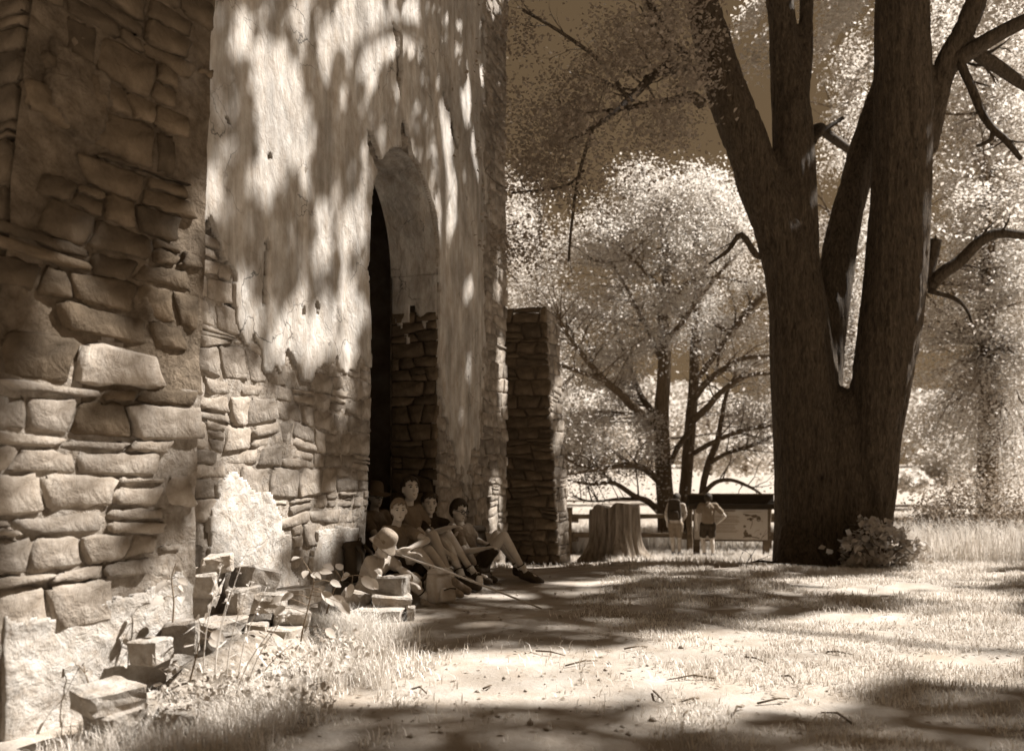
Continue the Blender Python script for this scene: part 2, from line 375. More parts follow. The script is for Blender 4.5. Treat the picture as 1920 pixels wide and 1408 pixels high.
PL_POLY = [(250, -400), (902, -400), (905, 200), (912, 420), (905, 560), (903, 790), (887, 850), (871, 935), (866, 920), (853, 850), (838, 800), (822, 735), (815, 500), (700, 420), (692, 500), (690, 705), (676, 680), (660, 694),
           (640, 715), (628, 655), (612, 690), (590, 688), (575, 725), (556, 692), (545, 655), (522, 700), (498, 690), (488, 650), (470, 605), (458, 650), (446, 602), (437, 560), (430, 515), (418, 488), (405, 462), (396, 425), (384, 400), (360, 420), (330, 500), (250, 500)]
PATCH = [[(395, 905), (440, 890), (470, 915), (520, 960), (532, 1010), (545, 1065), (560, 1120), (500, 1200), (380, 1230), (350, 1100), (385, 1040), (392, 960)], [(590, 1000), (680, 985), (688, 1110), (600, 1140), (575, 1060)]]
HOLES = [[(735, 40), (750, 60), (752, 130), (748, 185), (740, 150), (738, 90)], [(843, 205), (850, 210), (857, 270), (853, 285), (845, 250)], [(686, 240), (694, 250), (712, 300), (722, 345), (710, 350), (700, 310), (690, 280)],
         [(750, 222), (762, 235), (770, 300), (765, 310), (752, 300), (748, 260)], [(496, 445), (502, 452), (496, 520), (491, 585), (488, 580), (492, 500)], [(391, 398), (399, 412), (414, 470), (432, 520), (440, 600), (428, 600), (420, 520), (404, 480), (392, 440)],
         [(826, 150), (836, 190), (842, 212), (836, 212), (828, 180)], [(508, 290), (512, 298), (506, 302), (496, 290)], [(425, 220), (431, 230), (428, 238), (422, 226)], [(562, 575), (568, 580), (566, 596), (561, 590)], [(588, 562), (593, 570), (591, 590), (587, 580)]]
def opening(u, z):
    u, z = np.asarray(u, float), np.asarray(z, float); x = np.clip(np.abs((u-U_A/2)/(U_A/2)), 0, 1)
    return (u > 0) & (u < U_A) & (z < Z_SPR+(Z_APX-Z_SPR)*np.sqrt(np.maximum(0, 1-x**2.1)))
def pl_mask(u, z):
    px, py = FW.px(u, .0, z); j = (fbm(u*5, z*5, 0, 41, 4)-.5); k = (fbm(u*5, z*5, 0, 42, 4)-.5)
    px, py = px+j*34, py+k*60
    r = inpoly(px, py, PL_POLY)
    for h in HOLES: r &= ~inpoly(px-j*24, py-k*45, h)
    r |= False
    return r
def patch_mask(u, z):
    px, py = FW.px(u, .0, z); j = (fbm(u*5, z*5, 0, 43, 4)-.5); k = (fbm(u*5, z*5, 0, 44, 4)-.5); px, py = px+j*40, py+k*40
    r = np.zeros(np.shape(px), bool)
    for p in PATCH: r |= inpoly(px, py, p)
    return r
cl = np.arange(U_L, 0.001, .04); ca = U_A/2-U_A/2*np.cos(np.linspace(0, PI, 41)); cr = np.linspace(U_A+.035, U_R, 60)
zt = lambda u: WALL_H
blk = [(cl, lambda u: -.3), (ca, arch), (cr, lambda u: -.3)]
for k, (c, zl) in enumerate(blk):
    sheet('mortar_bed', M_mortar, wall, c, zl, zt, w_core, None, nz=190 if k != 1 else 90, thick=THK, zpow=1.5 if k != 1 else 1)
sheet('plaster_coat', M_plaster, wall, np.arange(-3.3, U_R, .0215), lambda u: .5, zt, w_plas, lambda u, z: pl_mask(u, z) & ~opening(u-.0, z), nz=400, thick=.05)
sheet('render_patch', M_plaster2, wall, np.arange(-3.3, .001, .022), lambda u: -.1, lambda u: 2, lambda u, z: w_plas(u, z)+.012+(fbm(u*9, z*9, 0, 51, 3)-.5)*.02, patch_mask, nz=110, thick=.05)
# rear face, end return and reveal of the opening
def quadstrip(name, m, parent, A, B, n2=12, noise=.03, seed=1, flip=False):
    A, B = np.asarray(A), np.asarray(B); t = np.linspace(0, 1, n2)[None, :, None]
    V = A[:, None]*(1-t)+B[:, None]*t
    nn = np.cross(B[0]-A[0], A[min(1, len(A)-1)]-A[0]); nn = nn/np.linalg.norm(nn)
    V = V+nn*((fbm(V[..., 0]*5, V[..., 1]*5, V[..., 2]*5, seed, 3)-.5)*noise)[..., None]
    f = grid_faces(len(A), n2); f = f[:, ::-1] if flip else f
    return mesh(name, V.reshape(-1, 3), f, m, parent)
au = U_A/2-U_A/2*np.cos(np.linspace(0, PI, 41)); az = np.array([arch(u) for u in au])
quadstrip('arch_soffit', M_plaster, wall, local(au, -.012+0*au, az-.008), local(au, -THK+0*au, az-.008), 14, .0, 61, True)
zz = np.linspace(-.3, Z_SPR+.02, 50)
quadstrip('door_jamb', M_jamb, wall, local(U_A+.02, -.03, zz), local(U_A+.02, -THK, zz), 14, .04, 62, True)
quadstrip('door_jamb', M_stone, wall, local(-.02, -.03, zz), local(-.02, -THK, zz), 14, .04, 63)
zz = np.linspace(-.3, WALL_H, 120)
quadstrip('wall_end', M_stone, wall, local(U_R-.02, -.04, zz), local(U_R-.02, -THK, zz), 14, .08, 64, True)
for (a, b) in ((U_L, 0), (U_A, U_R)):
    mesh('rear_face', local(np.array([a, b, b, a]), -THK, np.array([-.3, -.3, WALL_H, WALL_H])), [(0, 1, 2, 3)], M_dark_in, wall)
mesh('rear_face', np.concatenate([local(au, -THK, az), local(au, -THK, WALL_H+0*au)]), [(i, i+1, 41+i+1, 41+i) for i in range(40)], M_dark_in, wall)
# room behind the doorway
def box_local(u0, u1, w0, w1, z0, z1):
    V = [tuple(local(u, w, z)) for u in (u0, u1) for w in (w0, w1) for z in (z0, z1)]
    return V, [(0, 1, 3, 2), (4, 6, 7, 5), (0, 4, 5, 1), (2, 3, 7, 6), (0, 2, 6, 4), (1, 5, 7, 3)]
for nm, a in (('inner_wall', (U_L, U_R, -4.3, -4.0, -.3, 6)), ('inner_wall', (U_R-.7, U_R-.4, -3.99, -THK-.01, -.3, 6)), ('inner_wall', (U_L, U_L+.3, -3.99, -THK-.01, -.3, 6)), ('added_ceiling', (U_L+.31, U_R-.71, -3.99, -THK-.01, 5.4, 5.7))):  # the unseen ceiling is added to keep skylight out of the room
    v, f = box_local(*a); mesh(nm, v, f, M_dark_in, wall, False)
# plaster of the reveal and the stones of the jamb
cu = np.linspace(0, 1, 30)
def jamb_pl():
    zs = np.linspace(2.35, Z_SPR+.01, 60); ws = np.linspace(-.01, -THK+.02, 26); Z, Wd = np.meshgrid(zs, ws, indexing='ij')
    U = U_A-.004-(fbm(Z*4, Wd*4, 0, 71, 3)-.5)*.02
    lim = 2.95+(fbm(Wd*6, Z*2, 3, 72, 4)-.5)*1.1-.30*(Wd < -.33)+.12
    k = (Z > lim).ravel(); f = grid_faces(60, 26); f = f[k[f].all(1)]
    V = local(U, Wd, Z).reshape(-1, 3); us = np.unique(f); rm = np.zeros(len(V), int); rm[us] = np.arange(len(us))
    o = mesh('reveal_plaster', V[us], rm[f], M_plaster, wall)
    md = o.modifiers.new('s', 'SOLIDIFY'); md.thickness = .02; md.offset = 0
jamb_pl()
n0 = lay_stones(wall, .0, THK, -.05, 2.95, lambda u, z, w, h: True, None, (.10, .22), (.14, .36), .07, M_stone_dark, 5, gap=.006, flip=True, side=lambda uc, zc: ((-(U_A-.012), -uc, zc), -PI/2))  # dark stones carry the shade of the far reveal in their colour
def keepL(u, z, w, h):
    if u+w/2 > .03 or z < -.1: return False
    q = pl_mask(np.array([u-w*.3, u, u+w*.3, u, u]), np.array([z, z, z, z-h*.35, z+h*.35])).sum(); p = patch_mask(np.array([u-w*.3, u, u+w*.3]), np.array([z, z, z])).sum()
    return q < 2 and p < 2
def keepR(u, z, w, h):
    if u-w/2 < U_A-.12 or u+w/2 > U_R+.12: return False
    q = pl_mask(np.array([u-w*.3, u, u+w*.3, u, u]), np.array([z, z, z, z-h*.35, z+h*.35])).sum(); return q < 2
wf = lambda u, z: float(w_low(u, z))+.014
n1 = lay_stones(wall, -3.0, 0.0, .0, 2.9, keepL, wf, (.11, .24), (.15, .44), .07, M_stone, 8, nx=7, nz=5)
n2 = lay_stones(wall, U_A, U_R+.03, -.05, WALL_H-.4, keepR, wf, (.12, .28), (.2, .5), .07, M_stone, 13)
# ------------------------------------------------------------------ near pier
FP = Facade((-2.17, 3.72), (.447, .894))
pier = tag(empty('stone_pier', (FP.O[0], FP.O[1], 0), FP.phi), 'massive pier of coarse squared stones projecting from the wall nearest the camera', 'pier')
PH = 5.4
def us(z): return -.26+.108*z
def ue(z): return .985+.045*z
def p_core(u, z): return (fbm(u*5, z*5, 0, 81, 4)-.5)*.05-.013
zz = np.linspace(-.3, PH, 240); uu = np.linspace(0, 1, 70)
Z, Q = np.meshgrid(zz, uu, indexing='ij'); U = us(Z)+(ue(Z)-us(Z))*Q
pm = mesh('mortar_bed', local(U, p_core(U, Z), Z).reshape(-1, 3), grid_faces(240, 70)[:, ::-1], M_mortar, pier); pm.data.materials.append(M_mortar_shade)
SHADE_ZONE = lambda u, z: z+(fbm(u*2.2, z*2.2, 0, 85, 3)-.5)*1.1 > 1.62     # darker upper courses: shade put into the stone and mortar colour
pm.data.polygons.foreach_set('material_index', SHADE_ZONE((U[:-1, :-1]).ravel(), (Z[:-1, :-1]).ravel()).astype(np.int32))
quadstrip('pier_side', M_mortar_shade, pier, local(us(zz)+.02, -.05, zz), local(us(zz)+.02, -1.6, zz), 20, .08, 82)
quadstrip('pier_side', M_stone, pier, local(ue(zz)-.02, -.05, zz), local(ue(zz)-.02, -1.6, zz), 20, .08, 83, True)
mesh('pier_top', local(np.array([us(PH), ue(PH), ue(PH), us(PH)]), np.array([-.04, -.04, -1.6, -1.6]), PH-.02), [(0, 1, 2, 3)], M_stone, pier)
BASE = [(-200, 1120), (60, 1150), (150, 1165), (215, 1125), (330, 1095), (352, 1080), (400, 1100), (400, 1600), (-200, 1600)]
def base_mask(u, z):
    px, py = FP.px(u, .0, z); return inpoly(px+(fbm(u*6, z*6, 0, 91, 4)-.5)*60, py+(fbm(u*6, z*6, 0, 92, 4)-.5)*60, BASE)
def p_plas(u, z): return .012+(fbm(u*2.4, z*2.4, 0, 93, 4)-.5)*.07+(fbm(u*14, z*14, 0, 94, 3)-.5)*.016
sheet('render_patch', M_plaster2, pier, np.arange(-.05, 1.0, .0125), lambda u: -.12, lambda u: .75, p_plas, base_mask, nz=72, thick=.07)
UP = [[(70, 150), (100, 60), (135, 90), (190, 140), (200, 200), (170, 270), (120, 240), (70, 205)]]
def up_mask(u, z):
    px, py = FP.px(u, .0, z); px, py = px+(fbm(u*6, z*6, 0, 95, 4)-.5)*50, py+(fbm(u*6, z*6, 0, 96, 4)-.5)*50; return inpoly(px, py, UP[0])
sheet('plaster_patch', M_mortar_shade, pier, np.arange(0, 1.1, .016), lambda u: 2.0, lambda u: 3.4, lambda u, z: .03+(fbm(u*5, z*5, 0, 97, 4)-.5)*.04, up_mask, nz=80, thick=.08)  # patch toned dark to go with the painted shade up here
def keepP(u, z, w, h):
    if u-w/2 < us(z)-.1 or u+w/2 > ue(z)+.03: return False
    b = base_mask(np.array([u-w*.3, u, u+w*.3]), np.array([z, z, z])).sum(); return b < 2
n3 = lay_stones(pier, -.2, 1.16, .05, 3.9, keepP, lambda u, z: .016, (.085, .20), (.13, .40), .07, M_stone, 23, nx=8, nz=5, dark=lambda u, z, q: bool(SHADE_ZONE(u, z)))
n4 = lay_stones(pier, .03, 1.2, .3, 3.9, lambda u, z, w, h: u < .8, None, (.09, .2), (.2, .4), .09, M_stone_shade, 29, flip=True, side=lambda uc, zc: ((-(us(zc)-.02), -uc, zc), -PI/2))
n5 = 0
# ------------------------------------------------------------------ far buttress
butt = tag(empty('stone_buttress', tuple(FW.world(5.2, 0, -.3)), FW.phi), 'dark tapering stone buttress beyond the end of the plastered wall', 'buttress')
BH = 3.9
def bw_(z): return .66-.055*z
zz = np.linspace(-.2, BH, 60)
quadstrip('buttress_core', M_stone_dark, butt, local(.05, bw_(zz)-.05, zz), local(.05, -1.2, zz), 24, .05, 101)  # side turned from the sun: its shade is painted with the dark stone
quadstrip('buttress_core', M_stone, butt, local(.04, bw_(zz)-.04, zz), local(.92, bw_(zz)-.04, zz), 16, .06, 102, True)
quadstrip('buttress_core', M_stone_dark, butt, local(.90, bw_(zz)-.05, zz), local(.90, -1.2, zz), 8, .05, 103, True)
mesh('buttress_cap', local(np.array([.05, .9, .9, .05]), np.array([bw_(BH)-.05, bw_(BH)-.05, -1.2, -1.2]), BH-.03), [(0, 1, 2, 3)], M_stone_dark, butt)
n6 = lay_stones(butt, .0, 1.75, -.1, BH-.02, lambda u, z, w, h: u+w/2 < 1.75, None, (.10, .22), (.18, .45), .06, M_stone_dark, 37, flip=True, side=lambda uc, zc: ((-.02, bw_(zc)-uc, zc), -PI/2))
n7 = lay_stones(butt, .05, .92, -.1, BH-.02, lambda u, z, w, h: True, lambda u, z: bw_(z)-.02, (.11, .22), (.2, .45), .05, M_stone, 41)
print('STONES', n0, n1, n2, n3, n4, n5, n6, n7)

v, f = box_local(.02, U_A-.01, -THK+.02, .42, -.3, .09); mesh('threshold', v, f, M_stone, wall, False)
# ------------------------------------------------------------------ foliage tools
def leaves(name, P, size, m, parent, seed=1, flat=.35, vary=.35, wide=.72):
    """one mesh of single folded leaves at points P"""
    g = np.random.default_rng(seed); P = np.asarray(P, float); n = len(P)
    if n == 0: return None
    nrm = g.normal(size=(n, 3)); nrm[:, 2] = np.abs(nrm[:, 2])+flat; nrm /= np.linalg.norm(nrm, axis=1)[:, None]
    t = g.normal(size=(n, 3)); t[:, 2] -= .35; t -= nrm*(t*nrm).sum(1)[:, None]; t /= np.linalg.norm(t, axis=1)[:, None]
    b = np.cross(nrm, t); s = (size*(1+vary*g.uniform(-1, 1, n)))[:, None]
    fold = g.uniform(.05, .3, n)[:, None]
    base, tip = P-t*s*.5, P+t*s*.5+nrm*s*-.08
    l = P-t*s*.05+b*s*wide*.5+nrm*s*fold*.5; r = P-t*s*.05-b*s*wide*.5+nrm*s*fold*.5
    V = np.stack([base, l, tip, r], 1).reshape(-1, 3); i = np.arange(n)*4
    f = np.concatenate([np.stack([i, i+2, i+1], 1), np.stack([i, i+3, i+2], 1)])
    return mesh(name, V, f, m, parent, False)
def clumps(poly, Yr, nclump, per, rad, seed, gap=.42, gscale=.012, flat=.6, ymul=1.0):
    """leaf points: clump centres inside a picture polygon, at true depth Yr, thinned by noise so that gaps stay open"""
    g = np.random.default_rng(seed); xs, ys = [p[0] for p in poly], [p[1] for p in poly]; C = []
    while len(C) < nclump:
        px, py = g.uniform(min(xs), max(xs), 400), g.uniform(min(ys), max(ys), 400); ok = inpoly(px, py, poly)
        ok &= fbm(px*gscale, py*gscale, 0, seed, 3) > gap
        Y = g.uniform(Yr[0], Yr[1], 400)
        for k in np.nonzero(ok)[0]: C.append(((px[k]-CX)/F*Y[k], Y[k], CAMZ+(HY-py[k])/F*Y[k]))
    C = np.array(C[:nclump]); rr = rad*g.uniform(.5, 1.35, nclump)
    P = np.repeat(C, per, 0)+g.normal(size=(nclump*per, 3))*np.repeat(rr, per)[:, None]*np.array([.62, .62, .62*flat])
    return P, C
def pxpath(L, Y, dy=0.0):
    """[(px,py,radius px)] -> points and radii in metres at depth Y"""
    n = len(L); return [W(a, b, Y+dy*i/max(1, n-1)) for i, (a, b, c) in enumerate(L)], [c*Y/F for a, b, c in L]
def twig(p, d, length, r, g, n=5, droop=.0, wob=.35):
    P, Rr = [Vector(p)], [r]; d = Vector(d).normalized()
    for i in range(n):
        d = (d+Vector((g.uniform(-1, 1), g.uniform(-1, 1), g.uniform(-1, 1)-droop))*wob).normalized(); P.append(P[-1]+d*length/n); Rr.append(r*(1-.85*(i+1)/n))
    return P, Rr
def feather(main, C, seed, per, size, spread=.30, maxd=3.5, rmax=.022):
    """twigs from the nearest limb to each clump centre, leaves along their outer part"""
    g = random.Random(seed); gn = np.random.default_rng(seed); M = np.array([tuple(q) for q in main]); parts, P = [], []
    for c in C:
        # prefer limb points below the clump
        d = np.linalg.norm(M-c, axis=1)+np.maximum(0, M[:, 2]-c[2])*1.2; k = int(d.argmin()); a = Vector(M[k]); c = Vector(c); L = (c-a).length
        if L > maxd: a = c+(a-c)*(maxd*.5/L); L = (c-a).length
        m_ = a.lerp(c, .5)+Vector((g.uniform(-.12, .12)*L, g.uniform(-.12, .12)*L, g.uniform(-.02, .14)*L)); Q, q = smoothpath([a, m_, c], [min(rmax, .006+.008*L), .008, .003], 3); parts.append(tube(Q, q, 4))
        t = gn.uniform(.45, 1.12, per); A = np.array([tuple(a), tuple(m_), tuple(c)]); X = ((1-t)**2)[:, None]*A[0]+(2*t*(1-t))[:, None]*A[1]+(t*t)[:, None]*A[2]
        P.append(X+gn.normal(size=(per, 3))*spread*np.array([1, 1, .55])*gn.uniform(.5, 1.2))
        for _ in range(2):
            i = g.randrange(2, len(Q)-1); P2, R2 = twig(Q[i], (c-a).normalized()+Vector((g.uniform(-1, 1), g.uniform(-1, 1), g.uniform(-.5, .8))), min(.8, L*.5), .006, g, 3); parts.append(tube(P2, R2, 3))
    return join(parts), np.concatenate(P)
def branch(path, rad, g, ntw=8, tl=1.0, seg=6, start=.25, sub=2, spread=.9, up=.25, tr=.35):
    Q, q = smoothpath(path, rad, 4); parts = [tube(Q, q, seg)]; tips = [Q[-1]]
    for _ in range(ntw):
        i = int(len(Q)*g.uniform(start, .98)); i = min(i, len(Q)-2); d = (Q[i+1]-Q[i]).normalized()
        side = Vector((g.uniform(-1, 1), g.uniform(-1, 1), g.uniform(-.6, 1)+up))
        P, Rr = twig(Q[i], d*.7+side*spread, tl*g.uniform(.6, 1.3), max(.006, q[i]*tr), g); parts.append(tube(P, Rr, 4)); tips.append(P[-1])
        for _ in range(sub):
            k = g.randrange(1, len(P)-1); dd = (P[k+1]-P[k]).normalized()
            P2, R2 = twig(P[k], dd+Vector((g.uniform(-1, 1), g.uniform(-1, 1), g.uniform(-1, 1))), tl*.5*g.uniform(.6, 1.2), max(.004, Rr[k]*.6), g, 3); parts.append(tube(P2, R2, 3)); tips.append(P2[-1])
    return join(parts), tips
def bark_relief(o, amp, sc=7.0, zs=.5, seed=3):
    c, n = getco(o), getno(o); k = fbm(c[:, 0]*sc, c[:, 1]*sc, c[:, 2]*zs, seed, 3)-.5; k2 = np.abs(fbm(c[:, 0]*sc*2.2, c[:, 1]*sc*2.2, c[:, 2]*zs*1.6, seed+9, 3)-.5)
    setco(o, c+n*(k*amp*1.4-np.clip(.12-k2, 0, 1)*amp*4)[:, None])
# ------------------------------------------------------------------ the great maple
TY = 12.6
maple = tag(empty('maple_tree', tuple(W(1560, 1060, TY))), 'huge dark maple with several thick stems rising from one broad trunk', 'tree')
def ml(o):                                 # world-space mesh under an Empty without rotation
    o.parent = maple; o.matrix_parent_inverse = Matrix.Translation(-Vector(maple.location)); return o
stems = [
 ([(1522, 1100, 76), (1524, 1050, 73), (1523, 960, 69), (1512, 820, 62), (1500, 660, 57), (1490, 540, 53), (1462, 440, 46), (1428, 350, 42), (1392, 250, 41), (1356, 150, 38), (1326, 40, 33), (1290, -90, 30), (1230, -260, 24)], 0, .2),
 ([(1500, 600, 46), (1496, 480, 41), (1490, 330, 40), (1486, 230, 38), (1478, 150, 33), (1466, 40, 27), (1450, -120, 24), (1440, -300, 18)], .05, .5),
 ([(1492, 210, 26), (1505, 120, 17), (1511, 30, 14), (1518, -120, 12)], .1, .6),
 ([(1530, 760, 44), (1546, 640, 38), (1568, 500, 34), (1596, 370, 31), (1634, 245, 30), (1672, 120, 28), (1700, 0, 26), (1740, -200, 22)], .2, .9),
 ([(1626, 1100, 38), (1628, 1040, 36), (1636, 930, 42), (1640, 830, 47), (1652, 720, 54), (1670, 610, 57), (1682, 480, 55), (1690, 330, 52), (1692, 190, 52), (1691, 60, 49), (1688, -100, 44), (1680, -320, 34)], -.15, -.3),
 ([(1585, 1100, 66), (1582, 1000, 60), (1580, 880, 52), (1577, 790, 40), (1574, 755, 30)], -.05, 0),
 ([(1735, 270, 26), (1752, 190, 24), (1775, 120, 22), (1815, 40, 20), (1850, -60, 17)], -.1, -.6)]
parts = []
for L, d0, dy in stems:
    p, r = pxpath(L, TY+d0, dy); p, r = smoothpath(p, r, 4); parts.append(chain(p, r, 14))
for (px, rr_) in ((1478, 18), (1500, 18), (1555, 22), (1605, 16), (1638, 16), (1526, 22)):     # root flares
    a = W(px, 1000, TY-.3); b = W(px+(px-1556)*.06, 1070, TY-.55); c = W(px+(px-1556)*.14, 1094, TY-.7)
    parts.append(chain([a, b, c], [rr_*TY/F, rr_*1.1*TY/F, .05], 10))
tr = ml(remesh('trunk', join(parts), .036, M_bark, None, 5)); bark_relief(tr, .045, 5.5, .4)
gb = random.Random(3)
blist = [
 ([(1318, 150, 13), (1290, 134, 10), (1245, 130, 9.5), (1215, 152, 8), (1175, 192, 7), (1112, 240, 4.5), (1060, 268, 2.5)], 0, -1.2, 10, .9),
 ([(1247, 132, 9), (1250, 100, 8), (1243, 60, 8), (1225, 20, 7), (1190, -60, 5)], -.2, -.3, 6, .8),
 ([(1316, 195, 11), (1295, 181, 9), (1262, 190, 8), (1222, 195, 6), (1160, 205, 4), (1090, 215, 2.5)], .0, -.8, 8, .8),
 ([(1290, 110, 7), (1262, 80, 6), (1240, 50, 5), (1215, 40, 4)], .0, -.4, 4, .5),
 ([(1745, 175, 20), (1775, 130, 17), (1830, 90, 15), (1900, 50, 13), (1990, 10, 10)], -.2, -.8, 4, .7),
 ([(1800, 60, 14), (1832, 100, 13), (1870, 125, 12), (1930, 165, 10), (2010, 200, 7)], -.1, .3, 4, .7),
 ([(1805, 80, 8), (1803, 120, 8), (1822, 165, 7.5), (1840, 210, 7), (1862, 242, 6.5), (1885, 262, 6), (1915, 300, 4)], -.5, -.4, 4, .35),
 ([(1862, 240, 5), (1858, 262, 4.5), (1832, 274, 3)], -.6, 0, 0, .3),
 ([(1740, 540, 15), (1768, 512, 13), (1800, 490, 12), (1835, 455, 11), (1868, 438, 10), (1910, 440, 8), (1980, 450, 6)], -.1, -.5, 5, .4),
 ([(1735, 520, 14), (1750, 470, 11), (1756, 448, 10)], -.1, -.1, 2, .15),
 ([(1522, 262, 12), (1535, 240, 10), (1560, 258, 9), (1600, 285, 8), (1640, 300, 7)], .5, 1.2, 2, .3),
 ([(1525, 262, 6), (1555, 238, 5), (1580, 222, 4)], .2, .2, 0, .3),
 ([(1440, 470, 7), (1420, 480, 6), (1390, 440, 5), (1365, 470, 4), (1330, 495, 2)], -.1, -.3, 3, .4),
 ([(1740, 545, 5), (1790, 560, 4), (1812, 580, 3), (1822, 605, 2)], -.2, -.2, 0, .2),
 ([(1110, 245, 4), (1085, 330, 3.5), (1072, 420, 3), (1066, 490, 2)], -2, -.3, 5, .7),
 ([(1095, 320, 3), (1060, 350, 2.6), (1000, 358, 2), (960, 362, 1.5)], -2, -.2, 5, .5),
 ([(1180, 190, 4), (1130, 120, 3.5), (1050, 60, 3), (980, 20, 2)], -1.5, -1.0, 7, .8)]
for L, d0, dy, nt_, tl in blist:
    p, r = pxpath(L, TY+d0, dy); (v, f), tips = branch(p, r, gb, nt_, tl); ml(mesh('branch', v, f, M_bark))
# high limbs carrying the crown over the camera's path
for k in range(16):
    a = [W(1300, -60, TY), W(1450, -150, TY+.4), W(1690, -150, TY-.2), W(1820, -40, TY-.6)][k % 4]
    th = gb.uniform(0, 2*PI); L = gb.uniform(4, 8.5); e = Vector((a.x+2+math.cos(th)*L, a.y+math.sin(th)*L*.9, gb.uniform(9.3, 13)))
    mid = a.lerp(e, .45)+Vector((0, 0, 1.6)); ok = True
    for t in np.linspace(.05, 1, 14):
        q = a.lerp(mid, t*2) if t < .5 else mid.lerp(e, t*2-1)
        if q.y > .3 and abs(q.x/q.y) < .64 and q.z < CAMZ+.60*q.y and t > .2: ok = False
    if not ok: continue
    (v, f), tips = branch([a, mid, e], [.16, .10, .03], gb, 9, 1.4); ml(mesh('branch', v, f, M_bark))
# crown in view: hanging shaded sprays of the left limbs and the foliage between and beside the stems
A, _ = clumps([(945, 20), (1310, -10), (1318, 120), (1300, 250), (1180, 300), (1120, 360), (1050, 420), (960, 500), (945, 300)], (9.5, 13.5), 160, 100, .42, 201, .40)
B, _ = clumps([(1230, -20), (1305, -20), (1312, 190), (1270, 260), (1210, 150)], (11, 13), 26, 60, .32, 202, .3)
Cc, _ = clumps([(1345, -20), (1445, -20), (1445, 60), (1430, 130), (1385, 60)], (13.5, 16), 30, 70, .35, 203, .2)
D, _ = clumps([(1520, -20), (1645, -20), (1640, 230), (1590, 260), (1560, 140), (1525, 120)], (13.5, 17), 60, 70, .4, 204, .35)
E, _ = clumps([(1740, -20), (1940, -20), (1940, 420), (1830, 440), (1745, 400), (1740, 240)], (13.5, 17), 130, 75, .45, 205, .38)
viewA, viewB = np.concatenate([A, B]), np.concatenate([Cc, D, E])
# crown above the picture. Its unseen leaves and gaps are placed to shape the sun dapples.
LIT = [(470, 60, 30, 45), (518, 190, 46, 115), (560, 260, 28, 60), (498, 335, 34, 52), (650, 45, 34, 55), (720, 60, 36, 60), (775, 50, 28, 60), (606, 100, 14, 50), (560, 40, 18, 40), (690, 130, 14, 60), (640, 190, 10, 40), (605, 440, 16, 66), (655, 430, 26, 58), (655, 575, 28, 60),
 (602, 625, 24, 58), (540, 595, 18, 40), (525, 650, 26, 46), (447, 560, 18, 60), (400, 365, 18, 48), (384, 440, 9, 60), (575, 660, 20, 40), (640, 670, 18, 40), (470, 610, 14, 40), (825, 265, 20, 70), (828, 390, 24, 90), (850, 470, 12, 60), (872, 545, 11, 60), (892, 600, 9, 60), (836, 640, 13, 80), (868, 690, 11, 80),
 (850, 755, 10, 60), (925, 360, 11, 60), (930, 520, 9, 60), (830, 865, 14, 45), (925, 960, 11, 70), (912, 880, 9, 50), (890, 300, 10, 60), (870, 200, 10, 40), (905, 720, 8, 60), (940, 700, 7, 80),
 (440, 740, 56, 50), (400, 690, 28, 60), (485, 800, 50, 50), (450, 870, 50, 42), (430, 985, 45, 85), (500, 960, 58, 90), (560, 850, 22, 45), (590, 1000, 26, 50), (470, 1085, 42, 50), (640, 960, 30, 42), (682, 960, 12, 46), (560, 920, 24, 40), (380, 800, 22, 50),
 (150, 615, 60, 42), (205, 680, 44, 34), (90, 750, 46, 36), (85, 868, 62, 26), (190, 832, 42, 28), (250, 842, 38, 26), (238, 892, 40, 22), (60, 960, 40, 40), (205, 955, 46, 22), (120, 1030, 56, 22), (95, 1085, 84, 26), (95, 1190, 120, 80), (210, 1200, 120, 70), (60, 1290, 90, 90), (310, 1130, 34, 60), (325, 480, 18, 40), (327, 560, 22, 38), (312, 690, 28, 40), (150, 480, 22, 28), (375, 120, 10, 22), (110, 560, 20, 20), (320, 780, 20, 26),
 (1000, 1285, 330, 40), (1330, 1250, 150, 46), (1320, 1325, 110, 36), (700, 1290, 190, 36), (1600, 1225, 300, 56), (1830, 1230, 160, 60), (1480, 1300, 130, 40), (930, 1134, 70, 4), (960, 1056, 70, 8), (1240, 1082, 50, 4), (1650, 1108, 220, 8), (1800, 1140, 120, 9), (1800, 1085, 150, 8), (1330, 1060, 160, 10), (1130, 1050, 90, 8), (1100, 1110, 60, 4),
 (330, 1330, 180, 60), (500, 1300, 110, 30), (600, 1180, 60, 40), (520, 1130, 60, 40), (720, 1185, 30, 16), (640, 1230, 60, 24), (220, 1260, 80, 40), (170, 1335, 120, 60), (90, 1425, 110, 40),
 (775, 918, 10, 16), (815, 1000, 8, 14), (870, 1030, 9, 20), (800, 1045, 10, 18), (790, 1078, 16, 10), (985, 1060, 10, 10), (905, 1075, 8, 14), (1190, 975, 14, 46), (1330, 1046, 150, 12), (1790, 1015, 150, 60), (1230, 1040, 60, 12), (1600, 1100, 60, 6)]
gd = random.Random(15)
for _ in range(80):                      # small flecks of light between the leaves on the plaster
    LIT.append((gd.uniform(390, 935), gd.uniform(0, 900), gd.uniform(3, 7), gd.uniform(8, 24)))
LIT = np.array(LIT, float)
def lit(px, py, mx=0.0, my=0.0):
    b = np.full(np.shape(px), 9.0)
    for a in LIT:
        k = ((px-a[0])/(a[2]+mx))**2+((py-a[1])/(a[3]+my))**2; b = np.minimum(b, k)
    return np.sqrt(b)
gc = np.random.default_rng(77)
